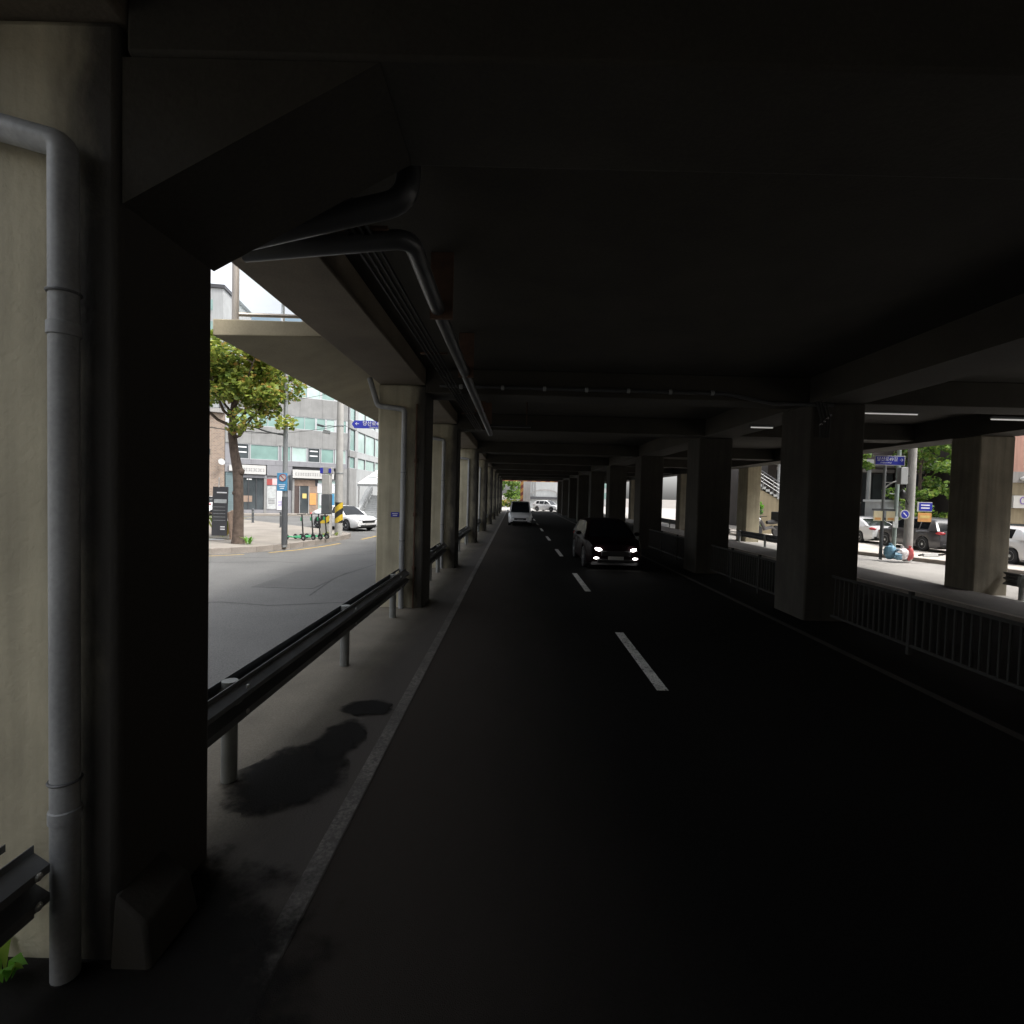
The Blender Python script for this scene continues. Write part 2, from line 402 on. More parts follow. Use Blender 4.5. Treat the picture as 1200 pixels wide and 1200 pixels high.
# ------------------------------------------------------------------ mesh builder
class MB:
    def __init__(self):
        self.v, self.f = [], []

    def add(self, vs, fs, T=None):
        o = len(self.v)
        if T is not None:
            vs = [T @ Vector(p) for p in vs]
        self.v += [tuple(p) for p in vs]
        self.f += [tuple(i + o for i in f) for f in fs]
        return self

    def box(self, x0, x1, y0, y1, z0, z1, T=None):
        vs = [(x0, y0, z0), (x1, y0, z0), (x1, y1, z0), (x0, y1, z0), (x0, y0, z1), (x1, y0, z1), (x1, y1, z1), (x0, y1, z1)]
        fs = [(3, 2, 1, 0), (4, 5, 6, 7), (0, 1, 5, 4), (1, 2, 6, 5), (2, 3, 7, 6), (3, 0, 4, 7)]
        return self.add(vs, fs, T)

    def cbox(self, c, s, rz=0.0, rx=0.0, ry=0.0):
        T = Matrix.Translation(c) @ Matrix.Rotation(rz, 4, 'Z') @ Matrix.Rotation(ry, 4, 'Y') @ Matrix.Rotation(rx, 4, 'X')
        a, b, d = s[0] / 2, s[1] / 2, s[2] / 2
        return self.box(-a, a, -b, b, -d, d, T)

    def tube(self, pts, r, n=10, cap=True):
        pts = [Vector(p) for p in pts]
        rs = r if isinstance(r, (list, tuple)) else [r] * len(pts)
        vs, fs = [], []
        up = None
        for i, p in enumerate(pts):
            if i == 0:
                t = pts[1] - p
            elif i == len(pts) - 1:
                t = p - pts[i - 1]
            else:
                t = (pts[i + 1] - p).normalized() + (p - pts[i - 1]).normalized()
            t.normalize()
            if up is None:
                up = Vector((0, 0, 1)) if abs(t.z) < 0.9 else Vector((1, 0, 0))
            a = t.cross(up)
            if a.length < 1e-4:
                a = t.cross(Vector((0, 1, 0)))
            a.normalize()
            b = a.cross(t).normalized()
            up = b
            for k in range(n):
                g = 2 * math.pi * k / n
                vs.append(p + (a * math.cos(g) + b * math.sin(g)) * rs[i])
        for i in range(len(pts) - 1):
            for k in range(n):
                k2 = (k + 1) % n
                fs.append((i * n + k, i * n + k2, (i + 1) * n + k2, (i + 1) * n + k))
        if cap:
            fs.append(tuple(reversed(range(n))))
            fs.append(tuple((len(pts) - 1) * n + k for k in range(n)))
        return self.add(vs, fs)

    def prism(self, pts, z0, z1, T=None):
        n = len(pts)
        vs = [(x, y, z0) for x, y in pts] + [(x, y, z1) for x, y in pts]
        fs = [tuple(reversed(range(n))), tuple(range(n, 2 * n))]
        fs += [(i, (i + 1) % n, n + (i + 1) % n, n + i) for i in range(n)]
        return self.add(vs, fs, T)

    def lathe(self, prof, n=20, T=None):
        """profile of (radius, height) about local Z"""
        vs, fs = [], []
        for r, h in prof:
            for k in range(n):
                g = 2 * math.pi * k / n
                vs.append((r * math.cos(g), r * math.sin(g), h))
        for i in range(len(prof) - 1):
            for k in range(n):
                k2 = (k + 1) % n
                fs.append((i * n + k, i * n + k2, (i + 1) * n + k2, (i + 1) * n + k))
        fs.append(tuple(reversed(range(n))))
        fs.append(tuple((len(prof) - 1) * n + k for k in range(n)))
        return self.add(vs, fs, T)

    def ball(self, c, r, n=14, m=9, jit=0.0):
        vs, fs = [], []
        for j in range(1, m):
            th = math.pi * j / m
            for k in range(n):
                g = 2 * math.pi * k / n
                q = 1 + random.uniform(-jit, jit)
                vs.append((c[0] + q * r[0] * math.sin(th) * math.cos(g), c[1] + q * r[1] * math.sin(th) * math.sin(g), c[2] + q * r[2] * math.cos(th)))
        a, b = len(vs), len(vs) + 1
        vs += [(c[0], c[1], c[2] + r[2]), (c[0], c[1], c[2] - r[2])]
        for j in range(m - 2):
            for k in range(n):
                k2 = (k + 1) % n
                fs.append((j * n + k, (j + 1) * n + k, (j + 1) * n + k2, j * n + k2))
        for k in range(n):
            k2 = (k + 1) % n
            fs.append((a, k, k2))
            fs.append((b, (m - 2) * n + k2, (m - 2) * n + k))
        return self.add(vs, fs)

    def build(self, name, material, parent=None, smooth=True, bevel=0.0):
        used = sorted({i for f in self.f for i in f})
        ix = {k: i for i, k in enumerate(used)}
        me = bpy.data.meshes.new(name)
        me.from_pydata([self.v[k] for k in used], [], [tuple(ix[i] for i in f) for f in self.f])
        me.validate()
        me.materials.append(material)
        if smooth:
            me.shade_smooth()
            me.set_sharp_from_angle(angle=R(35))
        else:
            me.shade_flat()
        o = bpy.data.objects.new(name, me)
        COL.objects.link(o)
        if parent is not None:
            o.parent = parent
        if bevel:
            b = o.modifiers.new('bevel', 'BEVEL')
            b.width = bevel
            b.segments = 2
            b.limit_method = 'ANGLE'
        return o


def box(*a):
    return MB().box(*a)


def thing(name, label, cat, loc=(0, 0, 0), rz=0.0, group=None):
    o = bpy.data.objects.new(name, None)
    o.empty_display_size = 0.2
    COL.objects.link(o)
    o.location = loc
    o.rotation_euler = (0, 0, rz)
    return tag(o, label, cat, group)


def tag(o, label, cat, group=None):
    o['label'] = label
    o['category'] = cat
    if group:
        o['group'] = group
    return o


def struct(o):
    o['kind'] = 'structure'
    return o


def dup(root, loc, rz=None, label=None):
    def rec(o, p):
        c = o.copy()
        COL.objects.link(c)
        if p is not None:
            c.parent = p
        for ch in list(o.children):
            rec(ch, c)
        return c
    r = rec(root, None)
    r.location = loc
    if rz is not None:
        r.rotation_euler = (0, 0, rz)
    if label:
        r['label'] = label
    return r


def text(body, size, material, parent, loc, rot=(R(90), 0, 0), align='CENTER', name='lettering'):
    cu = bpy.data.curves.new(name, 'FONT')
    cu.body = body
    cu.size = size
    cu.align_x = align
    cu.align_y = 'CENTER'
    cu.extrude = 0.004
    cu.materials.append(material)
    tmp = bpy.data.objects.new(name, cu)
    COL.objects.link(tmp)
    bpy.context.view_layer.update()
    me = bpy.data.meshes.new_from_object(tmp.evaluated_get(bpy.context.evaluated_depsgraph_get()))
    bpy.data.objects.remove(tmp)
    o = bpy.data.objects.new(name, me)
    COL.objects.link(o)
    o.parent = parent
    o.location = loc
    o.rotation_euler = rot
    return o


ORD = ['first', 'second', 'third', 'fourth', 'fifth', 'sixth', 'seventh', 'eighth', 'ninth', 'tenth', 'eleventh', 'twelfth']

# ------------------------------------------------------------------ ground and roads
struct(box(-900, 900, -300, 1500, -0.5, -0.012).build('ground', M['ground']))
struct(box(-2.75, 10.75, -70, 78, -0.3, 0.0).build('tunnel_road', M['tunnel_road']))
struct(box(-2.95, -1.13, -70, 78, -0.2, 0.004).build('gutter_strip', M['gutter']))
struct(box(-60, -2.75, -80, 130, -0.3, -0.004).build('side_street', M['street']))
struct(box(12.62, 40, -80, 130, -0.3, -0.004).build('bright_street', M['bright_road']))
struct(box(-2.75, 12.62, 78, 140, -0.3, -0.006).build('far_road', M['bright_road']))
led = MB()
led.box(10.75, 12.62, -70, 76, -0.2, 0.10)
led = struct(led.build('ledge_pavement', M['ledge'], bevel=0.01))
kb = MB()
for i in range(44):
    kb.box(10.60, 10.745, -10 + i * 2.0, -10 + i * 2.0 + 1.985, -0.2, 0.12)
kb.build('kerb_stone', M['kerb'], led)

# painted markings
ml = MB()
ml.box(-1.26, -1.14, -6, 76, 0.0045, 0.0065)
struct(ml.build('edge_line', M['worn_line']))
for i, (a, b) in enumerate([(-1.4, 1.3), (6.35, 9.05), (12.95, 15.95), (20.4, 23.0), (27.5, 30.2), (34.6, 37.4), (41.8, 44.5), (49, 52), (56, 59)]):
    struct(box(1.84, 1.985, a, b, 0.001, 0.005).build('lane_dash', M['white_line']))
struct(box(5.30, 5.43, -6, 76, 0.001, 0.005).build('edge_line', M['faded_line']))


def ribbon(pts, wd, z, name, m):
    vs, fs = [], []
    for i, p in enumerate(pts):
        a = Vector(pts[max(0, i - 1)])
        b = Vector(pts[min(len(pts) - 1, i + 1)])
        t = (b - a).normalized()
        nrm = Vector((-t.y, t.x))
        for s in (-0.5, 0.5):
            q = Vector(p) + nrm * wd * s
            vs.append((q.x, q.y, z))
    for i in range(len(pts) - 1):
        fs.append((2 * i, 2 * i + 2, 2 * i + 3, 2 * i + 1))
    o = MB().add(vs, fs).build(name, m)
    if o.data.polygons[0].normal.z < 0:
        o.data.flip_normals()
    return struct(o)


ribbon([(-9.15, 19.0), (-8.55, 20.1), (-8.1, 21.6), (-7.85, 23.0)], 0.13, 0.002, 'yellow_line', M['yellow_line'])
ribbon([(-7.55, 25.2), (-7.25, 28.6)], 0.14, 0.002, 'yellow_line', M['yellow_line'])
ribbon([(-12.2, 17.05), (-10.6, 17.55), (-9.7, 18.3)], 0.10, 0.002, 'yellow_line', M['yellow_line'])

for pts, wd in (([(-9.6, 17.4), (-8.4, 17.7), (-7.7, 18.3), (-6.6, 18.6), (-5.4, 19.6)], .05), ([(-11.5, 16.3), (-9.4, 16.2), (-7.9, 16.7), (-6.9, 16.6)], .06),
                ([(-4.6, 11.5), (-4.9, 14.0), (-4.5, 17.0), (-4.8, 21), (-4.3, 26)], .05), ([(-7.2, 10.2), (-6.1, 10.6), (-5.0, 10.4), (-3.6, 10.9)], .05)):
    ribbon(pts, wd, 0.0, 'tar_seam', M['tar'])
MB().cbox((-5.6, 13.6, 0.0005), (1.5, 2.6, .003)).build('asphalt_patch', M['street_patch'])['kind'] = 'structure'

# wet stains on the gutter
def blob(cx, cy, rx, ry, rot, seed):
    rr = random.Random(seed)
    n = 40
    ph = [rr.uniform(0, 6.28) for _ in range(6)]
    vs = []
    for k in range(n):
        g = 2 * math.pi * k / n
        q = 1 + 0.16 * math.sin(2 * g + ph[0]) + 0.12 * math.sin(3 * g + ph[1]) + 0.08 * math.sin(5 * g + ph[2]) + 0.05 * math.sin(9 * g + ph[3])
        x, y = rx * q * math.cos(g), ry * q * math.sin(g)
        vs.append((cx + x * math.cos(rot) - y * math.sin(rot), cy + x * math.sin(rot) + y * math.cos(rot), 0.0085))
    return vs, [tuple(range(n))]


for k, a in enumerate([(-1.80, 4.15, 0.44, 0.74, -0.12, 3), (-1.60, 4.85, 0.27, 0.48, -0.15, 12), (-1.55, 5.55, 0.33, 0.24, 0.2, 5), (-2.05, 2.1, 1.15, 1.55, 0.05, 8)]):
    vs, fs = blob(*a)
    vs = [(x, y, z + 0.0012 * k + .0015) for x, y, z in vs]
    struct(MB().add(vs, fs).build('wet_stain', M['wet']))

# left pavement with kerb stones
KERB = [(-26, 15.6), (-18, 16.1), (-14, 16.8), (-12.3, 17.35), (-10.9, 17.94), (-9.66, 19.05), (-8.99, 20.45), (-8.6, 22.0), (-8.42, 23.6), (-8.25, 25.4),
        (-8.45, 26.3), (-9.2, 27.2), (-10.4, 28.4)]
BACKL = [(-12.5, 30.2), (-17.5, 34.4), (-24, 38.5), (-34, 42), (-40, 30)]
pv = struct(MB().prism(KERB + BACKL, -0.1, 0.195).build('left_pavement', M['pave'], smooth=False))


def place_kerbs(pts, wd, z1, parent, seg=1.0, sign=1):
    P = [Vector(p) for p in pts]
    for a, b in zip(P[:-1], P[1:]):
        L = (b - a).length
        n = max(1, round(L / seg))
        t = (b - a) / L
        nrm = Vector((-t.y, t.x)) * sign
        l = L / n
        for i in range(n):
            c = a + t * (l * (i + 0.5)) + nrm * wd * 0.40
            z = z1 + random.uniform(-0.004, 0.004)
            o = MB().cbox((0, 0, z / 2 - 0.1), (l - 0.012, wd, z + 0.2)).build('kerb_stone', M['kerb'], parent)
            o.location = (c.x, c.y, 0)
            o.rotation_euler = (0, 0, math.atan2(t.y, t.x))


place_kerbs(KERB[1:], 0.18, 0.21, pv)

# right pavement
RK = [(19.6, 10), (19.0, 14), (18.5, 18), (17.75, 21.08), (17.06, 22.89), (16.22, 24.68), (15.6, 27), (15.3, 31), (15.2, 40), (15.2, 60)]
M['pave_bright'] = mat('pale_pavement', (0.50, 0.46, 0.41), 0.9, 0.15, 0.8, 0.3, 50, speck=0.12)  # paving colour raised to carry this side's sunlight
rp = struct(MB().prism(list(reversed(RK)) + [(60, 10), (60, 60)], -0.1, 0.145).build('right_pavement', M['pave_bright'], smooth=False))
place_kerbs(RK[1:8], 0.18, 0.155, rp, sign=-1)
# shop pavement in front of the left building
struct(MB().prism([(-30, 39.2), (-14.4, 49.0), (-16, 51.5), (-31, 42)], -0.1, 0.14).build('shop_pavement', M['pave'], smooth=False))

# ------------------------------------------------------------------ viaduct
via = thing('viaduct', 'dark concrete road viaduct overhead roofing the whole underpass', 'viaduct')
Y0, Y1 = -70, 73
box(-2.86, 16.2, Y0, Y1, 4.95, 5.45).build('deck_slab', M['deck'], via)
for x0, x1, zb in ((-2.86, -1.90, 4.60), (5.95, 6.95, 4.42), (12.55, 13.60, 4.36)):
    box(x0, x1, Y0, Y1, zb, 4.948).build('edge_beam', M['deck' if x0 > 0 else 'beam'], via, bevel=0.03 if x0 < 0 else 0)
LST = [2.48, 10.55, 16.3, 25.0, 33.0, 41.0, 49.0, 57.0, 65.0, 71.5]
BACK = [-5.5 - 8 * k for k in range(8)]
for y in BACK + LST:
    for xa, xb in ((-1.898, 5.948), (6.952, 12.548)):
        box(xa, xb, y, y + 0.8, 4.44, 4.949).build('cross_beam', M['deck'], via, bevel=0.02)
box(-2.86, -2.62, Y0, Y1, 5.452, 6.25).build('parapet', M['column'], via)
box(15.96, 16.2, Y0, Y1, 5.452, 6.45).build('parapet', M['column'], via)
# haunch beside the nearest column
hb = MB()
hb.add([(-1.93, 2.5, 3.75), (-1.93, 2.5, 4.437), (-0.70, 2.5, 4.437), (-1.93, 3.25, 3.75), (-1.93, 3.25, 4.437), (-0.70, 3.25, 4.437)],
       [(0, 2, 1), (3, 4, 5), (0, 3, 5, 2), (1, 2, 5, 4), (0, 1, 4, 3)])
hb.build('haunch', M['deck'], via)

# columns
def column(x0, x1, y0, y1, ztop, label, group, foot=0, m='column'):
    t = thing('concrete_column', label, 'column', ((x0 + x1) / 2, (y0 + y1) / 2, 0), 0, group)
    a, b = (x1 - x0) / 2, (y1 - y0) / 2
    box(-a, a, -b, b, -0.2, ztop).build('shaft', M[m], t, bevel=0.04)
    if foot:
        f = MB()
        f.add([(a - .01, -b - .05, -.02), (a + .20, -b - .05, -.02), (a + .20, -b * .1, -.02), (a - .01, -b * .1, -.02),
               (a - .01, -b - .02, .36), (a + .15, -b - .02, .22), (a + .15, -b * .12, .22), (a - .01, -b * .12, .36)],
              [(3, 2, 1, 0), (4, 5, 6, 7), (0, 1, 5, 4), (1, 2, 6, 5), (2, 3, 7, 6), (3, 0, 4, 7)])
        f.build('mortar_footing', M['column_dark'], t, bevel=0.02)
    return t


gl = 'columns along the guardrail'
for i, y in enumerate(LST):
    lab = 'huge nearest beige concrete column with a downpipe on its face' if i == 0 else \
        'beige concrete column carrying the small blue plate beside the guardrail' if i == 1 else \
        '%s concrete column in the row along the guardrail' % ORD[i]
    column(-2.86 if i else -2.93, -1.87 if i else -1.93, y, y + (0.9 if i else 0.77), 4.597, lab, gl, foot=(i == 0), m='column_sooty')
gc = 'columns along the barrier fence'
for i, y in enumerate([-5.4, 10.4, 16.7, 24.4, 32.4, 40.4, 48.4, 56.4, 64.4, 71.6]):
    if i == 0:
        continue
    lab = 'wide dark column nearest along the barrier fence' if i == 1 else '%s dark column in the row along the barrier fence' % ORD[i - 1]
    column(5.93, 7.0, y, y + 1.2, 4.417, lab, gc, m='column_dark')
go = 'columns along the bright street'
for y in BACK:
    for x0, x1, zt in ((-2.86, -1.87, 4.597), (5.93, 7.0, 4.417), (12.6, 13.55, 4.357)):
        column(x0, x1, y, y + 1.0, zt, 'concrete column of the rows running on behind the viewpoint', 'columns behind the viewpoint')
for i, y in enumerate([14.05, 22.5, 30.9, 39.3, 47.7, 56.1, 64.5]):
    lab = 'dark outer column standing beside the sunlit street by the parked cars' if i == 0 else \
        '%s outer column in the row beside the sunlit street' % ORD[i]
    if i == 2:
        column(13.65, 14.45, 30.3, 31.6, 4.947, lab, go, m='column')
    else:
        column(12.6, 13.55, y, y + 0.95, 4.357, lab, go, m='outer_column')


# ------------------------------------------------------------------ pipes
def bend(pts, r=0.12, k=5):
    """round the corners of a polyline"""
    P = [Vector(p) for p in pts]
    out = [P[0]]
    for a, b, c in zip(P[:-2], P[1:-1], P[2:]):
        d1 = (a - b).normalized() * min(r, (a - b).length * .45)
        d2 = (c - b).normalized() * min(r, (c - b).length * .45)
        for i in range(k + 1):
            t = i / k
            out.append((b + d1) * (1 - t) ** 2 + b * 2 * t * (1 - t) + (b + d2) * t ** 2)
    out.append(P[-1])
    return out


def downpipe(i, y, first):
    lab = 'grey downpipe running up the face of the huge nearest column' if i == 0 else \
        'pale downpipe on the %s column along the guardrail' % ORD[i]
    t = thing('drain_pipe', lab, 'pipe', (0, y, 0), 0, 'downpipes on the columns')
    x = -2.12 if i == 0 else -2.30
    r = 0.059 if i == 0 else 0.055
    yy = -0.085
    zt = 3.95 if i == 0 else 4.08
    MB().tube(bend([(x, yy, 0.0), (x, yy, zt), (x - 0.55, yy, zt + (0.14 if i == 0 else .06)), (x - 0.75, yy, zt + .7)], 0.045 if i == 0 else 0.08, 4), r, 16).build('pipe', M['pipe'], t)
    for z in ((0.78, 3.08) if i == 0 else (1.2, 2.6)):
        MB().lathe([(r, 0), (r + .007, .004), (r + .007, .06), (r, .064)], 16, Matrix.Translation((x, yy, z))).build('coupling', M['pipe'], t)
        MB().tube([(x + (r + .004) * math.cos(g * .3142), yy + (r + .004) * math.sin(g * .3142), z + .2) for g in range(21)], .007, 6, False).build('pipe_clamp', M['rail'], t)
    return t


for i, y in enumerate(LST[:7]):
    downpipe(i, y, i == 0)
t = thing('rusty_pipe', 'thin rusty pipe with collars beside the downpipe on the plate column', 'pipe', (-2.06, 10.50, 0))
MB().tube([(0, 0, 0), (0, 0, 4.2)], 0.018, 8).build('pipe', M['rust'], t)
for z in (0.8, 1.9, 3.0):
    MB().lathe([(.03, 0), (.038, .01), (.038, .07), (.03, .08)], 10, Matrix.Translation((0, 0, z))).build('collar', M['rust'], t)

t = thing('overhead_drain_pipe', 'long black drain pipe hung under the deck above the guardrail', 'pipe', (0, 0, 0))
MB().tube(bend([(-2.2, 4.1, 4.26), (-0.88, 4.1, 4.40), (-0.88, 5.2, 4.36), (-0.80, 15.5, 4.22)], 0.16, 6), 0.075, 16).build('pipe', M['pipe_dark'], t)
for y in (5.5, 8.2, 11.6, 14.4):
    box(-0.96, -0.72, y, y + .04, 4.25, 4.945).build('hanger', M['rust'], t)
t = thing('overhead_elbow_pipe', 'fat dark drain pipe turning up into the deck by the nearest column', 'pipe', (0, 0, 0))
MB().tube(bend([(-2.1, 3.62, 4.10), (-0.80, 3.62, 4.42), (-0.80, 3.62, 4.94)], 0.16, 6), 0.085, 16).build('pipe', M['pipe_dark'], t)
MB().lathe([(.085, 0), (.11, .01), (.11, .08), (.085, .09)], 16, Matrix.Translation((-.8, 3.62, 4.72))).build('flange', M['pipe_dark'], t)
t = thing('conduit_bundle', 'bundle of thin dark conduits running along the deck beside the drain pipe', 'conduit', (0, 0, 0))
for k in range(4):
    MB().tube([(-1.18 - .06 * k, 3.3, 4.40), (-1.10 - .06 * k, 16.2, 4.40)], 0.016, 6).build('conduit', M['cable'], t)
for y in (4.0, 7.5, 13.0):
    box(-1.44, -1.04, y, y + .05, 4.416, 4.44).build('strap', M['rust'], t)
t = thing('cross_conduit', 'jointed conduit fixed along the cross beam over the road', 'conduit', (0, 10.48, 4.56))
MB().tube([(-1.6, 0, 0.02), (4.2, 0, 0.0), (5.2, 0, -.18), (6.3, -.15, -.2)], 0.035, 10).build('conduit', M['pipe_dark'], t)
for k in range(7):
    MB().lathe([(.036, 0), (.05, .01), (.05, .06), (.036, .07)], 10, Matrix.Translation((-1.2 + k * .85, 0, .01)) @ Matrix.Rotation(R(90), 4, 'Y')).build('joint', M['pipe'], t)
t = thing('lamp_tray', 'dark rectangular unlit lamp tray hanging under the deck', 'lamp tray', (-0.25, 14.0, 4.24))
box(-0.62, 0.62, -.10, .10, 0, .05).build('tray', M['black_plastic'], t)
for x in (-.5, .5):
    box(x - .015, x + .015, -.015, .015, .05, .71).build('hanger', M['rust'], t)
t = thing('cable_cluster', 'cluster of black cables and clips on the nearest barrier column top', 'cables', (6.05, 10.34, 0))
for k in range(4):
    MB().tube([(k * .055, -.02 - .01 * k, 3.7), (k * .06, -.03, 4.1), (k * .06 - .1, -.03, 4.42)], 0.018, 6).build('cable', M['cable'], t)
    box(k * .06 - .02, k * .06 + .02, -.06, .03, 3.95 + .06 * k, 3.99 + .06 * k).build('clip', M['chrome'], t)
# glowing strips added by the bright side, standing in for daylight gaps
for i, (x0, x1, y, z, lab) in enumerate([(8.9, 10.5, 13.6, 4.79, 'long pale tube lamp under the deck near the outer beam'),
                                         (11.15, 12.4, 12.2, 4.48, 'pale tube lamp above the outer column by the bright street'),
                                         (6.2, 6.78, 13.7, 4.36, 'short pale tube lamp behind the nearest barrier column')]):
    t = thing('tube_lamp', lab, 'lamp', ((x0 + x1) / 2, y, z), 0, 'tube lamps under the deck')
    h = (x1 - x0) / 2
    MB().tube([(-h, 0, 0), (h, 0, 0)], 0.016, 10).build('tube', M['tube'], t)
    box(-h, h, -.04, .04, .024, .07).build('batten', M['pole_dark'], t)
    for s in (-.6, .6):
        MB().tube([(s * h, 0, .06), (s * h, 0, 4.947 - z)], 0.008, 6).build('hanger', M['cable'], t)

# ------------------------------------------------------------------ guardrails
def wbeam(L, x, flip=1):
    prof = [(0, .0), (.0, .035), (.075, .085), (.075, .125), (.0, .17), (.0, .185), (.075, .225), (.075, .265), (0, .315), (0, .35)]
    th = .006
    pts = [(x + flip * a, b) for a, b in prof] + [(x + flip * (a - th), b) for a, b in reversed(prof)]
    vs = [(a, 0, b) for a, b in pts] + [(a, L, b) for a, b in pts]
    n = len(pts)
    m = len(prof)
    fs = [(i, i + 1, n + i + 1, n + i) for i in range(n - 1)] + [(n - 1, 0, n, 2 * n - 1)]
    fs += [(i, i + 1, n - 2 - i, n - 1 - i) for i in range(m - 1)]
    fs += [(n + i, 2 * n - 1 - i, 2 * n - 2 - i, n + i + 1) for i in range(m - 1)]
    return MB().add(vs, fs)


def guardrail(x, y0, L, posts, label, group, z=0.48, back=True):
    t = thing('guardrail', label, 'guardrail', (x, y0, 0), 0, group)
    o = wbeam(L, .07).build('front_beam', M['rail'], t)
    o.location.z = z
    if back:
        o = wbeam(L, -.07, -1).build('rear_beam', M['rail'], t)
        o.location.z = z
    for p in posts:
        MB().tube([(0, p, -.1), (0, p, z + .35)], .062, 14).build('post', M['post'], t)
        MB().cbox((0, p, z + .17), (.16, .09, .24)).build('spacer', M['post'], t)
        for zz in (.075, .275):
            MB().ball((.148 if abs(zz) > .2 else .148, p, z + zz + .03), (.012, .022, .022), 8, 5).build('bolt', M['bolt'], t)
    for p in (0.06, L - .06):
        for zz in (.105, .245):
            MB().ball((.148, p, z + zz), (.012, .02, .02), 8, 5).build('bolt', M['bolt'], t)
    return t


gg = 'guardrail spans between the columns'
guardrail(-2.28, -3.2, 5.53, [0.8, 3.4], 'end of a dark steel guardrail poking out before the nearest column', gg, z=0.35)
guardrail(-2.28, 3.28, 7.18, [0.82, 3.65, 6.4], 'dark double steel guardrail between the two nearest columns', gg)
for i in range(1, 8):
    a = LST[i] + .92
    L = LST[i + 1] - a - .05
    guardrail(-2.28, a, L, [.9, L * .5, L - .9], 'steel guardrail span just beyond the %s column of its row' % ORD[i], gg)
gr2 = 'guardrails along the bright street'
for i, (a, b) in enumerate([(4.0, 14.0), (15.05, 22.4), (23.5, 30.85), (31.9, 39.2), (40.3, 47.6)]):
    lab = ['dark guardrail in front of the white car at the photo edge', 'guardrail span beside the street opposite the rubbish bags',
           'guardrail in front of the parked motorcycle', 'guardrail before the fourth outer column', 'farthest guardrail span along the bright street'][i]
    if i == 1:
        continue
    guardrail(13.3, a, b - a, [.8, (b - a) / 2, b - a - .6], lab, gr2, z=0.32, back=False)

# ------------------------------------------------------------------ barrier fence between the barrier columns
def fence_panel(L, label):
    t = thing('barrier_fence', label, 'fence', (0, 0, 0), 0, 'barrier fence panels along the median')
    for y in (0,):
        box(-.03, .03, -.03, .03, -.05, 1.02).build('post', M['fence'], t)
    box(-.02, .02, .032, L - .032, .92, .965).build('top_rail', M['fence'], t)
    box(-.02, .02, .032, L - .032, .13, .17).build('bottom_rail', M['fence'], t)
    n = int(L / .135)
    me = None
    for k in range(1, n):
        y = L * k / n
        if me is None:
            o = MB().box(-.011, .011, -.014, .014, .172, .918).build('bar', M['fence'], t)
            me = o
        else:
            o = me.copy()
            COL.objects.link(o)
            o.parent = t
        o.location = (0, y, 0)
    return t


fp = fence_panel(2.07, 'dark barred fence panel nearest the camera along the median')
fp.location = (6.4, 2.0, 0)
for k in range(1, 4):
    dup(fp, (6.4, 2.0 + 2.07 * k, 0), label='dark barred median fence panel, %s before the nearest barrier column' % ['', 'third', 'second', 'next'][k])
for (a, b, nm) in ((11.65, 16.65, 'first'), (17.95, 24.35, 'second'), (25.7, 32.3, 'third')):
    n = 3
    L = (b - a) / n
    fq = fence_panel(L, 'median fence panel, first of three past the %s barrier column' % nm)
    fq.location = (6.4, a, 0)
    for k in range(1, n):
        dup(fq, (6.4, a + k * L, 0), label='median fence panel, %s of three past the %s barrier column' % (ORD[k], nm))

# ------------------------------------------------------------------ walkway slab with glass rail, upper part of the opening
t = thing('walkway_slab', 'concrete walkway with glass railing jutting from the deck by the tree', 'walkway', (0, 0, 0))
def slope_box(a, b, far, th, z0, t, name, m, dz=0.0):
    """plate between plan points a, b (front edge) running back to y = far, rising towards the deck"""
    def zz(x):
        return z0 + (x + 4.02) / 1.15 * 0.36 + dz
    P = [a, b, (b[0], far), (a[0], far)]
    vs = [(x, y, zz(x)) for x, y in P] + [(x, y, zz(x) + th) for x, y in P]
    return MB().add(vs, [(3, 2, 1, 0), (4, 5, 6, 7), (0, 1, 5, 4), (1, 2, 6, 5), (2, 3, 7, 6), (3, 0, 4, 7)]).build(name, m, t, bevel=0.012)


slope_box((-4.02, 6.75), (-2.87, 7.9), 17.5, .22, 4.38, t, 'slab', M['slab'])
A, B_ = Vector((-3.86, 7.0, 4.655)), Vector((-2.93, 7.93, 4.95))
d = (B_ - A)
up = Vector((0, 0, 1))
for q in (0.0, .72):
    p = A + d * q
    MB().tube([p - up * .02, p + up * 1.15], .045, 12).build('post', M['rail_steel'], t)
for h in (.09, 1.12):
    MB().tube([A + up * h, B_ + up * h], .028, 8).build('rail', M['rail_steel'], t)
q = Vector((d.y, -d.x, 0)).normalized() * .006
MB().add([A + up * .11 - q, B_ + up * .11 - q, B_ + up * 1.1 - q, A + up * 1.1 - q, A + up * .11 + q, B_ + up * .11 + q, B_ + up * 1.1 + q, A + up * 1.1 + q],
         [(0, 1, 2, 3), (7, 6, 5, 4), (0, 4, 5, 1), (3, 2, 6, 7)]).build('glass_panel', M['rail_glass'], t)
for y in (8.6, 10.4, 12.2):
    MB().tube([(-3.95, y, 4.55), (-3.95, y, 5.62)], .03, 10).build('post', M['chrome'], t)
MB().tube([(-3.9, 7.05, 5.50), (-3.95, 12.3, 5.60)], .035, 8).build('rail', M['chrome'], t)


# ------------------------------------------------------------------ vehicles
def interp(pts, y):
    if y <= pts[0][0]:
        return pts[0][1]
    for a, b in zip(pts[:-1], pts[1:]):
        if y <= b[0]:
            return a[1] + (b[1] - a[1]) * (y - a[0]) / (b[0] - a[0])
    return pts[-1][1]


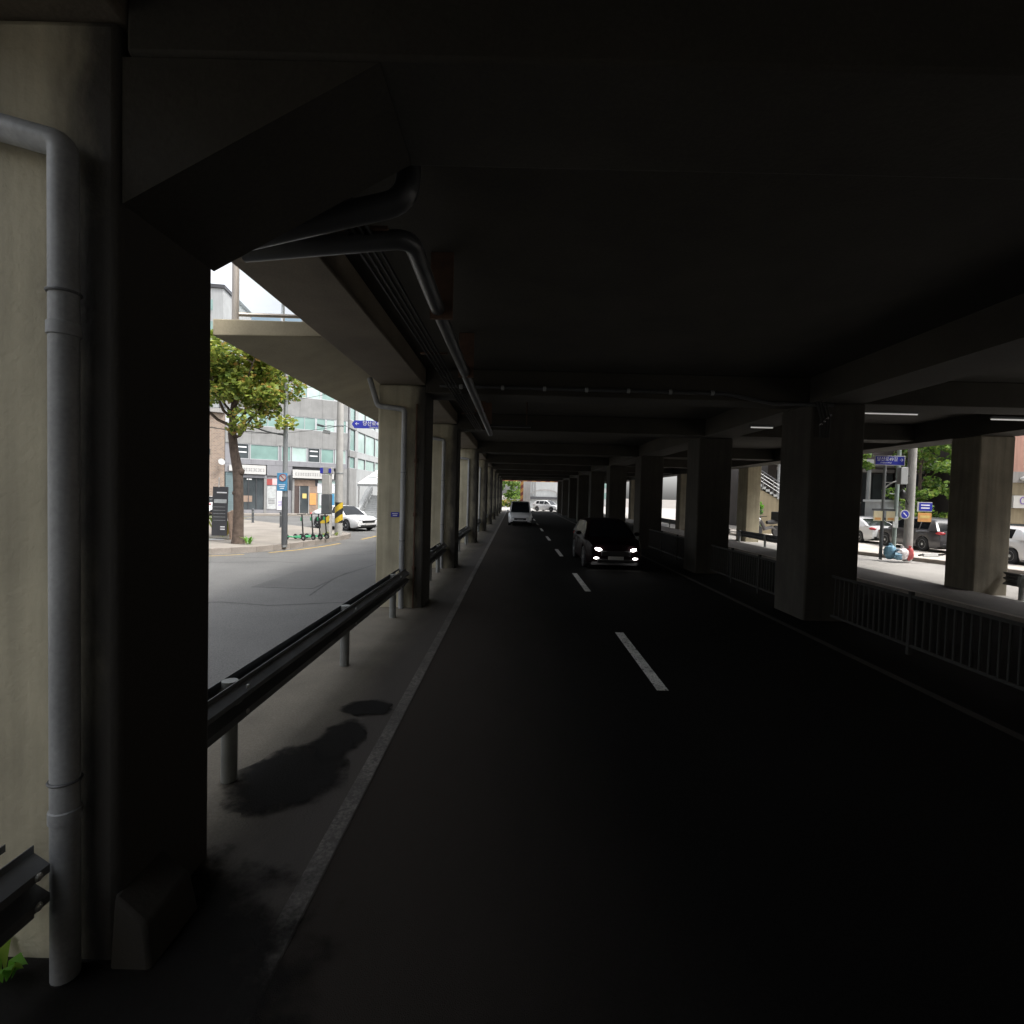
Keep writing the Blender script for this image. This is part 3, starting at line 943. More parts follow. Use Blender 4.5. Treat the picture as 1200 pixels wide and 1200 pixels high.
SEDAN = dict(L=4.75, W=1.84, H=1.46, r=.335, yf=1.42, yr=-1.42, wr=.60,
             belt=[(-2.375, .80), (-2.30, .98), (-1.75, 1.04), (-.6, .98), (.6, .93), (1.0, .92), (1.8, .85), (2.2, .75), (2.375, .60)],
             gh=[(-2.0, 1.02, 'r'), (-1.55, 1.22, 'r'), (-1.05, 1.40, 'p'), (-.9, 1.425, 'w'), (-.22, 1.46, 'p'), (-.14, 1.46, 'w'), (.30, 1.43, 'f'), (.75, 1.18, 'f'), (1.15, .90, 'e')])
SUV = dict(L=4.55, W=1.86, H=1.68, r=.36, yf=1.36, yr=-1.34, wr=.66,
           belt=[(-2.275, .85), (-2.22, 1.05), (-1.4, 1.06), (.8, 1.02), (1.2, 1.01), (1.9, .95), (2.2, .84), (2.275, .60)],
           gh=[(-2.2, 1.05, 'r'), (-1.88, 1.50, 'r'), (-1.75, 1.60, 'p'), (-1.60, 1.62, 'w'), (-1.05, 1.66, 'p'), (-.97, 1.665, 'w'), (-.12, 1.68, 'p'), (-.04, 1.68, 'w'), (.35, 1.64, 'f'), (.8, 1.36, 'f'), (1.22, 1.03, 'e')])
VAN = dict(L=4.8, W=1.86, H=1.88, r=.34, yf=1.5, yr=-1.35, wr=.74,
           belt=[(-2.4, .85), (-2.36, 1.05), (.8, 1.04), (1.5, 1.02), (1.95, .95), (2.3, .82), (2.4, .55)],
           gh=[(-2.36, 1.05, 'r'), (-2.2, 1.68, 'r'), (-2.1, 1.82, 'p'), (-1.9, 1.85, 'w'), (-.75, 1.88, 'p'), (-.65, 1.88, 'w'), (.35, 1.88, 'p'), (.45, 1.87, 'w'), (.8, 1.82, 'f'), (1.2, 1.45, 'f'), (1.62, 1.02, 'e')])
HATCH = dict(L=4.15, W=1.80, H=1.50, r=.325, yf=1.28, yr=-1.25, wr=.62,
             belt=[(-2.07, .80), (-2.02, 1.0), (-1.2, .99), (.7, .93), (1.1, .92), (1.7, .84), (2.0, .72), (2.07, .52)],
             gh=[(-1.98, 1.0, 'r'), (-1.65, 1.32, 'r'), (-1.40, 1.45, 'p'), (-1.22, 1.47, 'w'), (-.25, 1.50, 'p'), (-.17, 1.50, 'w'), (.30, 1.46, 'f'), (.75, 1.20, 'f'), (1.15, .93, 'e')])


def make_car(name, label, cat, sp, paint, loc, heading, group=None, on=False):
    """front of the car looks along local +Y; heading = angle of that axis"""
    t = thing(name, label, cat, loc, heading - R(90), group)
    L, W, H, r = sp['L'], sp['W'], sp['H'], sp['r']
    belt = sp['belt']
    ra = r + .055
    ys = set(-L / 2 + L * k / 30 for k in range(31))
    for yw in (sp['yf'], sp['yr']):
        ys = {y for y in ys if abs(y - yw) > ra + .03}
        for q in (-1, -.92, -.75, -.5, -.25, 0, .25, .5, .75, .92, 1):
            ys.add(yw + q * ra)
        ys |= {yw - ra - .01, yw + ra + .01}
    ys |= {p[0] for p in belt}
    ys = sorted(y for y in ys if -L / 2 <= y <= L / 2)

    def halfw(y):
        e = max(0.0, abs(y) - (L / 2 - .85)) / .85
        return W / 2 * (1 - .17 * e * e)

    def zbot(y):
        z = .20 + .10 * (max(0, abs(y) - (L / 2 - .5)) / .5) ** 2
        for yw in (sp['yf'], sp['yr']):
            d = abs(y - yw)
            if d <= ra + 1e-6:
                z = max(z, r - .02 + math.sqrt(max(0, ra * ra - d * d)))
        return z
    secs = []
    for y in ys:
        wv, zb, bt = halfw(y), zbot(y), interp(belt, y)
        zb = min(zb, bt - .12)
        hgt = bt - zb
        s = [(wv - .05, zb), (wv - .005, zb + .12 * hgt), (wv, zb + .42 * hgt), (wv - .012, zb + .66 * hgt), (wv - .03, zb + .84 * hgt), (wv - .075, zb + .97 * hgt), (wv * .62, bt + .012), (0, bt + .028)]
        secs.append([(x, y, z) for x, z in s] + [(-x, y, z) for x, z in reversed(s[:-1])])
    n = len(secs[0])
    b = MB()
    vs = [p for s in secs for p in s]
    fs = []
    for i in range(len(secs) - 1):
        for k in range(n - 1):
            fs.append((i * n + k, (i + 1) * n + k, (i + 1) * n + k + 1, i * n + k + 1))
    fs.append(tuple(range(n)))
    fs.append(tuple(reversed(range((len(secs) - 1) * n, len(secs) * n))))
    # greenhouse
    gh = sp['gh']
    wb = W / 2 - .07
    gsec = []
    for y, z, fl in gh:
        zb = interp(belt, y) - .01
        fr = max(0.0, min(1.0, (z - zb) / (H - zb)))
        xt = wb + (sp['wr'] - wb) * fr
        hb_ = z - zb
        pts = [(wb, zb), (wb + (xt - wb) * .12, zb + hb_ * .10), (wb + (xt - wb) * .86, zb + hb_ * .86), (xt, z - .045 * fr), (xt * .86, z), (0, z + .02 * fr)]
        gsec.append([(x, y, zz) for x, zz in pts])
    gv, paintf = [], []
    gl_groups = {'windscreen': [], 'rear_window': [], 'side_window': []}
    for s in gsec:
        gv += s + [(-x, y, z) for x, y, z in s]
    for i in range(len(gsec) - 1):
        fl = gh[i][2]
        for side in (0, 1):
            for k in range(5):
                a, c = i * 12 + side * 6, (i + 1) * 12 + side * 6
                q = (a + k, c + k, c + k + 1, a + k + 1)
                if side:
                    q = tuple(reversed(q))
                if k == 1 and fl == 'w':
                    gl_groups['side_window'].append((i, side, q))
                elif k == 4 and fl in 'rf':
                    gl_groups['windscreen' if fl == 'f' else 'rear_window'].append((0, 0, q))
                elif k == 1 and fl == 'f' and i == len(gsec) - 3:
                    gl_groups['side_window'].append((i, side, q))
                else:
                    paintf.append(q)
    off = len(vs)
    b.add(vs, fs)
    b.add(gv, paintf)
    body = b.build('body', paint, t)
    for nm in ('windscreen', 'rear_window'):
        MB().add(gv, [q for _, _, q in gl_groups[nm]]).build(nm, M['car_glass'], t)
    for i, side, q in gl_groups['side_window']:
        MB().add(gv, [q]).build('side_window', M['car_glass'], t)
    # floor pan, bumpers, grille
    box(-W / 2 + .2, W / 2 - .2, -L / 2 + .25, L / 2 - .25, .17, .45).build('underbody', M['black_plastic'], t)
    fz = interp(belt, L / 2)
    yf = L / 2
    MB().cbox((0, yf - .01, fz - .02), (W * .50, .05, .16)).build('grille', M['black_plastic'], t, bevel=.02)
    MB().cbox((0, yf - .005, .33), (W * .62, .05, .12)).build('lower_grille', M['black_plastic'], t, bevel=.02)
    MB().cbox((0, yf + .022, .43), (.50, .015, .11)).build('number_plate', M['sign_white'], t)
    MB().cbox((0, -yf - .012, .55 if H > 1.6 else .72), (.50, .02, .11)).build('number_plate', M['sign_white'], t)
    MB().cbox((0, -yf + .02, .34), (W * .7, .08, .16)).build('rear_bumper_insert', M['black_plastic'], t, bevel=.02)
    hz = fz + .10
    for s in (-1, 1):
        T = Matrix.Translation((s * W * .33, yf - .07, hz)) @ Matrix.Rotation(R(-32) * s, 4, 'Z') @ Matrix.Rotation(R(-25), 4, 'X')
        m_ = MB()
        m_.ball((0, 0, 0), (.20, .05, .058), 14, 8)
        o = m_.build('headlight', M['lamp_on'] if on else M['lamp_clear'], t)
        o.matrix_local = T
        m_ = MB()
        m_.ball((s * W * .33, yf - .02, .42), (.10, .05, .03), 10, 6)
        m_.build('fog_lamp', M['lamp_on'] if on else M['lamp_clear'], t)
        zt = interp(belt, -L / 2 + .02) + .02
        T = Matrix.Translation((s * W * .385, -yf + .06, zt)) @ Matrix.Rotation(R(30) * s, 4, 'Z')
        o = MB().ball((0, 0, 0), (.19, .075, .075), 14, 8).build('tail_light', M['lamp_red'], t)
        o.matrix_local = T
        gy = gh[-3][0] + .35
        m_ = MB()
        m_.ball((s * (W / 2 + .07), gy, interp(belt, gy) + .10), (.10, .06, .07), 10, 7)
        m_.build('wing_mirror', paint, t)
        for yy in (.12, -.85):
            MB().cbox((s * (W / 2 - .008), yy, interp(belt, yy) - .14), (.03, .17, .025)).build('door_handle', M['chrome'] if paint is M['paint_white'] else paint, t)
        for yy in (.98, -.18, -1.12):
            if True:
                zb = max(.3, zbot(yy) + .02)
                MB().cbox((s * (W / 2 - .012), yy, (zb + interp(belt, yy) - .1) / 2), (.022, .008, interp(belt, yy) - .1 - zb)).build('door_seam', M['black_plastic'], t)
        for yw in (sp['yf'], sp['yr']):
            wh = bpy.data.objects.new('wheel', None)
            COL.objects.link(wh)
            wh.parent = t
            wh.location = (s * (W / 2 - .10), yw, r)
            wh.rotation_euler = (0, R(90) * s, 0)
            MB().lathe([(r * .62, -.10), (r - .03, -.10), (r, -.07), (r, .07), (r - .03, .10), (r * .66, .10), (r * .64, .085)], 24).build('tyre', M['rubber'], wh)
            MB().lathe([(r * .64, -.05), (r * .64, .082), (r * .60, .092), (r * .56, .05)], 24).build('rim', M['alloy'], wh)
            sp_ = MB()
            for k in range(7):
                g = 2 * math.pi * k / 7
                T = Matrix.Rotation(g, 4, 'Z')
                sp_.box(.03, r * .60, -.028, .028, .055, .083, T)
            sp_.lathe([(.06, .05), (.06, .088), (.02, .092)], 12)
            sp_.build('spokes', M['alloy'], wh)
    return t


make_car('parked_sedan', 'white sedan pulling out by the hazard striped utility pole', 'car', SEDAN, M['paint_white'], (-10.65, 31.8, 0), R(-35))
make_car('parked_car', 'silver white car half hidden behind the street tree trunk', 'car', HATCH, M['paint_white'], (-26.0, 42.6, .14), R(150))
CROSS = dict(SUV, W=1.92, H=1.60, gh=[(y, 1.02 + (z - 1.02) * .88 if z > 1.05 else z, f) for y, z, f in SUV['gh']])
make_car('oncoming_suv', 'dark wine red crossover with lit headlights driving under the deck', 'car', CROSS, M['paint_wine'], (3.32, 18.9, 0), R(-90), on=True)
make_car('white_van', 'white people carrier driving far along the near lane', 'van', VAN, M['paint_white'], (0.42, 42.2, 0), R(-90))
make_car('pickup_truck', 'white crew vehicle parked crosswise beyond the far tunnel mouth', 'car', SUV, M['paint_white'], (5.0, 79.5, 0), R(-40))
gp = 'cars parked in the sunlit lot'
make_car('parked_suv', 'dark grey estate with red tail light behind the utility pole', 'car', SUV, M['paint_grey'], (21.28, 26.9, .145), R(88), gp)
make_car('parked_sedan', 'white sedan parked rear out behind the grey street sign pole', 'car', SEDAN, M['paint_white'], (21.3, 31.7, .145), R(88), gp)
make_car('parked_car', 'white car cut off by the photo edge beyond the guardrail', 'car', HATCH, M['paint_white'], (21.05, 22.0, .145), R(86), gp)
make_car('parked_car', 'white hatchback parked just beyond the dark grey estate', 'car', HATCH, M['paint_white'], (24.0, 29.5, .145), R(88), gp)
make_car('parked_car', 'silver car parked beyond the white sedan in the lot', 'car', SEDAN, M['paint_silver'], (24.2, 35.2, .145), R(88), gp)


def kick_scooter(label, loc, rz, tilt=0.0, accent='paint_green', group='kick scooters at the kerb'):
    t = thing('kick_scooter', label, 'scooter', loc, rz, group)
    if tilt:
        t.rotation_euler = (tilt, 0, rz)
    box(-.36, .42, -.08, .08, .10, .155).build('deck', M[accent], t, bevel=.02)
    MB().tube([(.44, 0, .13), (.52, 0, .30), (.44, 0, 1.12)], [.035, .032, .028], 10).build('stem', M['black_plastic'], t)
    MB().tube([(.43, -.24, 1.14), (.44, 0, 1.13), (.43, .24, 1.14)], .018, 8).build('handlebar', M['black_plastic'], t)
    MB().cbox((.42, 0, .92), (.09, .06, .16)).build('battery_pack', M[accent], t, bevel=.015)
    for x in (-.42, .56):
        wh = MB().lathe([(.05, -.025), (.10, -.028), (.11, -.012), (.11, .012), (.10, .028), (.05, .025)], 18, Matrix.Translation((x, 0, .11)) @ Matrix.Rotation(R(90), 4, 'X')).build('wheel', M['rubber'], t)
        MB().lathe([(.02, -.031), (.052, -.03), (.052, .03), (.02, .031)], 14, Matrix.Translation((x, 0, .11)) @ Matrix.Rotation(R(90), 4, 'X')).build('rim', M['alloy'], wh)
    MB().tube([(.48, 0, .235), (.57, 0, .24), (.66, 0, .19)], [.03, .034, .02], 8).build('mudguard', M['black_plastic'], t)
    return t


for i, (x, y, lab) in enumerate([(-9.55, 22.1, 'black and green kick scooter nearest the sign pole'), (-9.30, 22.45, 'second kick scooter of four from the sign pole'),
                                 (-9.08, 22.6, 'third kick scooter of four, green deck, from the sign pole'), (-8.95, 22.95, 'kick scooter nearest the short hazard striped post')]):
    kick_scooter(lab, (x, y, .195), R(-24 + 5 * i))

# ------------------------------------------------------------------ trees and plants
def leaf_cloud(mb, blobs, n, size, rnd, flat=0.55):
    tot = sum(b[3] for b in blobs)
    for (c, rx, rz_, wgt) in blobs:
        for _ in range(int(n * wgt / tot)):
            while True:
                p = Vector((rnd.uniform(-1, 1), rnd.uniform(-1, 1), rnd.uniform(-1, 1)))
                if 0.15 < p.length < 1:
                    break
            p = p * (0.55 + 0.45 * rnd.random()) / max(.001, p.length) if rnd.random() < .7 else p
            p = Vector((c[0] + p.x * rx, c[1] + p.y * rx, c[2] + p.z * rz_))
            s = size * rnd.uniform(.6, 1.25)
            T = Matrix.Translation(p) @ Matrix.Rotation(rnd.uniform(0, 6.28), 4, 'Z') @ Matrix.Rotation(rnd.gauss(0, flat), 4, 'X') @ Matrix.Rotation(rnd.gauss(0, flat), 4, 'Y')
            vs = [(0, -s * .5, 0), (s * .42, -s * .25, s * .05), (s * .36, s * .18, 0), (0, s * .62, -s * .08), (-s * .36, s * .18, 0), (-s * .42, -s * .25, s * .05)]
            mb.add(vs, [(0, 1, 2, 3, 4, 5)], T)


def branch(mb, pts, r0, r1, n=8):
    k = len(pts)
    mb.tube(pts, [r0 + (r1 - r0) * i / (k - 1) for i in range(k)], n)


rnd = random.Random(11)
tr = thing('street_tree', 'plane tree with a bent trunk and broad leaves beside the kerb', 'tree', (-10.89, 20.1, .19))
b = MB()
b.tube([(0, 0, -.1), (0, 0, .02), (-.02, 0, .25), (.0, 0, 1.2), (-.02, 0, 2.2), (-.06, .02, 2.9), (-.22, .05, 3.6), (-.32, .08, 4.3), (-.30, .1, 5.1), (-.2, .1, 6.2), (-.1, .1, 7.3)],
       [.30, .27, .21, .185, .18, .19, .165, .155, .13, .09, .03], 14)
b.ball((.09, -.02, 2.85), (.13, .13, .16), 10, 7, .06)
b.ball((-.1, -.05, 2.0), (.12, .13, .15), 10, 7, .06)
b.build('trunk', M['bark'], tr)
b = MB()
tips = []
for (z, a, ln, up) in [(4.4, 15, 2.2, .75), (4.7, 75, 2.0, .6), (4.9, 140, 2.1, .7), (4.6, 200, 2.4, .55), (4.9, 260, 2.0, .7), (5.3, 320, 2.2, .6), (5.8, 50, 1.7, .9), (5.9, 170, 1.7, .9), (4.15, 345, 1.5, .45)]:
    a = R(a)
    p0 = Vector((-.3, .08, z))
    pts = [p0]
    d = Vector((math.cos(a), math.sin(a), up))
    for k in range(1, 6):
        pts.append(p0 + d * ln * k / 5 + Vector((rnd.uniform(-.12, .12), rnd.uniform(-.12, .12), .03 * k * k + rnd.uniform(-.08, .08))))
    branch(b, pts, .065, .012)
    tips.append(pts[-1])
    for q in (2, 3, 4):
        e = pts[q] + Vector((rnd.uniform(-.7, .7), rnd.uniform(-.7, .7), rnd.uniform(.05, .6)))
        branch(b, [pts[q], (pts[q] + e) / 2 + Vector((0, 0, .08)), e], .025, .007, 6)
        tips.append(e)
b.build('limbs', M['bark'], tr)
blobs = []
for p in tips:
    blobs.append(((p.x, p.y, p.z + .15), rnd.uniform(.45, .75), rnd.uniform(.32, .5), 1.0))
for _ in range(18):
    a = rnd.uniform(0, 6.28)
    q = rnd.uniform(.3, 2.1)
    blobs.append(((-.2 + q * math.cos(a), q * math.sin(a), rnd.uniform(6.2, 8.0) - q * .45), rnd.uniform(.5, .8), rnd.uniform(.35, .6), 1.2))
blobs.append(((.15, -.5, 4.45), .38, .25, .35))
blobs.append(((2.0, -.4, 4.75), .45, .3, .5))
b = MB()
leaf_cloud(b, blobs, 12500, .165, rnd)
b.build('crown', M['leaf'], tr, smooth=False)


def small_tree(name, label, loc, h, r, n, m, size, seed, group=None, blobs_n=14, low=.35):
    rn = random.Random(seed)
    t = thing(name, label, 'tree', loc, rn.uniform(0, 6), group)
    b = MB()
    b.tube([(0, 0, -.1), (.03, 0, h * .25), (-.04, .03, h * .5), (.02, 0, h * .85)], [.16, .13, .09, .03], 10)
    b.build('trunk', M['bark'], t)
    bl = []
    lb = MB()
    for _ in range(blobs_n):
        a = rn.uniform(0, 6.28)
        q = r * math.sqrt(rn.random()) * .8
        z = rn.uniform(h * low, h * .95)
        bl.append(((q * math.cos(a), q * math.sin(a), z), r * rn.uniform(.25, .45), r * rn.uniform(.2, .36), 1))
        branch(lb, [(0, 0, max(.3, z - q * .8)), (q * .5 * math.cos(a), q * .5 * math.sin(a), z - q * .3), (q * math.cos(a), q * math.sin(a), z)], .04, .01, 6)
    lb.build('limbs', M['bark'], t)
    b = MB()
    leaf_cloud(b, bl, n, size, rn, .7)
    b.build('crown', m, t, smooth=False)
    return t


small_tree('leafy_tree', 'tall green tree before the dark brown building', (27.6, 35.2, .14), 8.2, 2.4, 2200, M['leaf_green'], .24, 3, low=.6)
small_tree('leafy_tree', 'low bushy tree behind the blue and orange signs', (25.4, 33.2, .14), 3.6, 1.4, 1500, M['leaf_green'], .2, 4, low=.2)
small_tree('leafy_tree', 'dark green tree filling the gap beside the terracotta building', (28.4, 33.0, .14), 5.6, 1.9, 2200, M['leaf_green'], .22, 14, low=.2)
small_tree('leafy_tree', 'small tree peeping over the street sign', (24.2, 37.0, .14), 7.2, 1.2, 900, M['leaf_green'], .22, 9, low=.65)
small_tree('leafy_tree', 'green bush tree beyond the outer column by the motorcycle', (16.35, 34.7, .14), 2.3, .42, 500, M['leaf_bright'], .2, 6, low=.3)
for i, (x, y, h) in enumerate([(-1.0, 112, 7.5), (1.6, 118, 9), (-4.5, 115, 8), (9.0, 120, 9.0), (13.5, 117, 8.5)]):
    small_tree('leafy_tree', ['green tree framed in the far tunnel mouth', 'tall tree behind the far tunnel mouth post', 'tree beyond the far end of the guardrail row',
                              'tree seen between the distant barrier columns', 'distant tree beyond the outer column row'][i], (x, y, 0), h, 3.2, 1100, M['leaf_green'], .45, 20 + i, 'trees beyond the far tunnel mouth', low=.15)


def tuft(label, loc, n, h, m, seed, cat='weed'):
    rn = random.Random(seed)
    t = thing('weed', label, cat, loc)
    b = MB()
    for _ in range(n):
        a = rn.uniform(0, 6.28)
        ln = h * rn.uniform(.5, 1.2)
        d = Vector((math.cos(a), math.sin(a), 0))
        nn = Vector((-d.y, d.x, 0))
        p0 = d * rn.uniform(0, h * .3)
        p1 = p0 + d * ln * .35 + Vector((0, 0, ln * .7))
        p2 = p0 + d * ln * .85 + Vector((0, 0, ln * rn.uniform(.6, .95)))
        wd = ln * .13
        b.add([p0, p1 + nn * wd, p2, p1 - nn * wd], [(0, 1, 2, 3)])
    b.build('leaves', m, t, smooth=False)
    return t


tuft('bright green weed growing at the foot of the nearest column', (-2.40, 2.38, 0), 16, .16, M['leaf_bright'], 2)
tuft('weeds sprouting beside the street tree trunk', (-10.35, 19.85, .19), 26, .32, M['leaf_bright'], 3)
tuft('dry weeds around the short striped post', (-8.95, 24.15, .19), 26, .25, M['leaf'], 4)
tuft('weedy tuft beside the utility pole base', (-8.60, 24.6, .19), 12, .18, M['leaf'], 5)
tuft('leafy plant standing behind the dark banner sign', (-12.9, 22.6, .19), 30, 1.1, M['leaf'], 6, 'plant')

# ------------------------------------------------------------------ left street furniture
t = thing('sign_pole', 'grey steel pole with a blue no parking sign and lamp arm', 'pole', (-9.09, 20.15, .19))
MB().tube([(0, 0, -.1), (0, 0, 2.2), (0, 0, 7.2)], [.11, .10, .075], 14).build('shaft', M['pole_steel'], t)
MB().tube([(0, 0, .0), (0, 0, 1.9)], .115, 14).build('dark_sleeve', M['pole_dark'], t)
MB().tube(bend([(0, 0, 4.30), (-.7, -.05, 4.42), (-1.3, -.05, 4.62)], .2), .03, 8).build('lamp_arm', M['pole_dark'], t)
MB().ball((-1.15, -.05, 4.60), (.28, .08, .05), 12, 7).build('lamp_head', M['pole_dark'], t)
s = MB().cbox((-.05, -.14, 2.47), (.40, .03, .70)).build('sign_plate', M['blue2'], t, bevel=.01)
MB().tube([(-.02 + .13 * math.cos(k * .2618), -.164, 2.64 + .13 * math.sin(k * .2618)) for k in range(25)], .014, 6, False).build('ring', M['red'], s)
MB().lathe([(.001, 0), (.128, 0), (.128, .004), (.001, .004)], 24, Matrix.Translation((-.02, -.157, 2.64)) @ Matrix.Rotation(R(90), 4, 'X')).build('disc', M['sign_white'], s)
MB().cbox((-.02, -.166, 2.64), (.25, .006, .03), ry=R(45)).build('slash', M['red'], s)
for k in range(3):
    MB().cbox((-.05, -.158, 2.36 - .07 * k), (.26 - .05 * k, .006, .025)).build('lettering', M['letter_white'], s)
MB().cbox((.22, .0, 2.45), (.10, .16, .60)).build('control_box', M['pole_dark'], t, bevel=.01)

t = thing('utility_pole', 'tall concrete utility pole with a hazard striped band and floodlight', 'pole', (-8.62, 25.0, .19))
MB().tube([(0, 0, -.1), (0, 0, 11.5)], [.19, .13], 18).build('shaft', M['pole_conc'], t)
o = MB().lathe([(.193, 0), (.187, 1.0)], 18).build('hazard_band', M['hazard'], t)
o.location.z = .62
MB().tube([(-.1, 0, 5.30), (-.5, -.1, 5.32), (-.85, -.1, 5.25)], .02, 8).build('bracket', M['pole_dark'], t)
MB().cbox((-.62, -.1, 5.02), (.30, .22, .18), ry=R(8)).build('floodlight', M['pole_steel'], t, bevel=.02)
MB().cbox((-.92, -.1, 5.32), (.30, .2, .10), ry=R(12)).build('floodlight', M['pole_dark'], t, bevel=.02)
for z, rr_ in ((3.0, .182), (5.3, .172), (6.6, .166)):
    MB().lathe([(rr_, 0), (rr_ + .01, .01), (rr_ + .01, .06), (rr_, .07)], 16, Matrix.Translation((0, 0, z))).build('band', M['pole_steel'], t)
MB().cbox((0, -.12, 7.4), (1.5, .08, .09)).build('cross_arm', M['pole_steel'], t)
for x in (-.65, -.3, .35, .65):
    MB().lathe([(.03, 0), (.055, .03), (.03, .06), (.055, .09), (.02, .12)], 10, Matrix.Translation((x, -.12, 7.45))).build('insulator', M['pole_dark'], t)

t = thing('gate_post', 'short square concrete post topped by a blue sign box', 'post', (-9.0, 24.4, .19))
MB().prism([(-.21, -.2), (.21, -.2), (.21, .2), (-.21, .2)], -.1, 1.05).build('lower_shaft', M['pole_conc'], t, bevel=.03)
MB().prism([(-.20, -.19), (.20, -.19), (.20, .19), (-.20, .19)], 1.052, 1.99).build('dark_band', M['pole_dark'], t, bevel=.02)
MB().prism([(-.19, -.18), (.19, -.18), (.19, .18), (-.19, .18)], 1.992, 2.95).build('upper_shaft', M['pole_conc'], t, bevel=.03)
box(-.215, .215, -.206, -.202, .62, 1.0).build('hazard_strip', M['hazard'], t)
MB().cbox((0, 0, 3.13), (.52, .36, .32)).build('cap_box', M['grey_wall'], t, bevel=.02)
MB().cbox((-.20, -.185, 3.12), (.14, .02, .26)).build('blue_plate', M['blue'], t)
MB().cbox((.20, -.185, 3.12), (.12, .02, .20)).build('blue_plate', M['blue'], t)

for i, (x, y, lab) in enumerate([(-16.59, 32.3, 'black pavement bollard standing between the tree and the shopfront'), (-13.29, 29.0, 'black bollard half hidden behind the sign pole')]):
    t = thing('bollard', lab, 'bollard', (x, y, .19), 0, 'black bollards on the pavement')
    MB().lathe([(.09, 0), (.085, .05), (.07, .06), (.068, .80), (.08, .81), (.08, .86), (.05, .91)], 14).build('shaft', M['pole_dark'], t)
    MB().lathe([(.072, 0), (.073, .06)], 14, Matrix.Translation((0, 0, .66))).build('reflector_band', M['pole_steel'], t)

t = thing('banner_sign', 'tall black menu banner on a stand left of the tree', 'sign', (-12.35, 21.35, .19), R(4))
s = MB().cbox((0, 0, 1.20), (.62, .05, 2.05), rx=R(-3)).build('panel', M['frame_dark'], t, bevel=.01)
MB().cbox((.03, -.04, 1.62), (.50, .012, .16), rx=R(-3)).build('photo_print', M['poster_grey'], s)
MB().cbox((.08, -.02, 1.98), (.40, .012, .05), rx=R(-3)).build('lettering', M['letter_white'], s)
for k in range(2):
    MB().cbox((.14, -.07, .55 - .10 * k), (.18, .012, .045), rx=R(-3)).build('lettering', M['letter_white'], s)
for k in range(5):
    MB().cbox((.0, -.055, 1.38 - .14 * k), (.48, .012, .012), rx=R(-3)).build('rule', M['poster_grey'], s)
MB().tube([(-.3, -.28, .03), (-.3, .3, .03), (.3, .3, .03), (.3, -.28, .03), (-.3, -.28, .03)], .02, 8).build('foot_frame', M['chrome'], t)
MB().cbox((.40, .20, .62), (.06, .5, 1.2), rx=R(10)).build('rear_panel', M['brick'], t)
MB().tube([(-.05, .0, 2.2), (-.05, .02, 2.62)], .02, 8).build('pole', M['sign_white'], t)

# blue street name sign by the plate column
t = thing('street_name_sign', 'blue arrow street name sign beside the plate column', 'sign', (-4.55, 16.0, 0))
MB().tube([(.55, .05, -.1), (.55, .05, 5.0)], .05, 12).build('post', M['pole_steel'], t)
s = MB().add([(-.60, -.02, 4.47), (-.52, -.02, 4.345), (.62, -.02, 4.345), (.62, -.02, 4.585), (-.52, -.02, 4.585), (-.60, .0, 4.47), (-.52, .0, 4.345), (.62, .0, 4.345), (.62, .0, 4.585), (-.52, .0, 4.585)],
             [(0, 1, 2, 3, 4), (9, 8, 7, 6, 5), (0, 5, 6, 1), (1, 6, 7, 2), (2, 7, 8, 3), (3, 8, 9, 4), (4, 9, 5, 0)]).build('plate', M['blue'], t, smooth=False)
text('당산로49길', .155, M['letter_white'], s, (.10, -.026, 4.49))
text('Dangsan-ro 49-gil', .05, M['letter_white'], s, (.14, -.026, 4.385))
text('←', .16, M['letter_white'], s, (-.43, -.026, 4.48))
t = thing('name_plate', 'small blue plate fixed to the second column face', 'plate', (-2.47, 10.535, 1.93))
MB().cbox((0, 0, 0), (.17, .012, .10)).build('plate', M['blue'], t, bevel=.004)
for k in range(2):
    MB().cbox((0, -.009, .018 - .035 * k), (.12 - .03 * k, .005, .014)).build('lettering', M['letter_white'], t)

# ------------------------------------------------------------------ left shop building
P0 = Vector((-26.03, 44.0)); P1 = Vector((-16.51, 50.0))
ang = math.atan2(P1.y - P0.y, P1.x - P0.x)
bd = thing('shop_building', 'grey stone corner building with teal ribbon windows over shops', 'building', (P0.x, P0.y, 0), ang)
sa, ca = math.sin(R(90) - ang), math.cos(R(90) - ang)
dx, dy = ca, sa
UL, UR = .85, 11.28
foot = [(UL, .20), (UR, .20), (UR + dx * 16, .20 + dy * 16), (UL, 14)]
MB().prism(foot, -.1, 16.4).build('core_wall', M['frame_dark'], bd, smooth=False)


def bx(u0, u1, y0, y1, z0, z1, nm, m, par=bd, bev=0.0):
    return box(u0, u1, y0, y1, z0, z1).build(nm, m, par, bevel=bev)


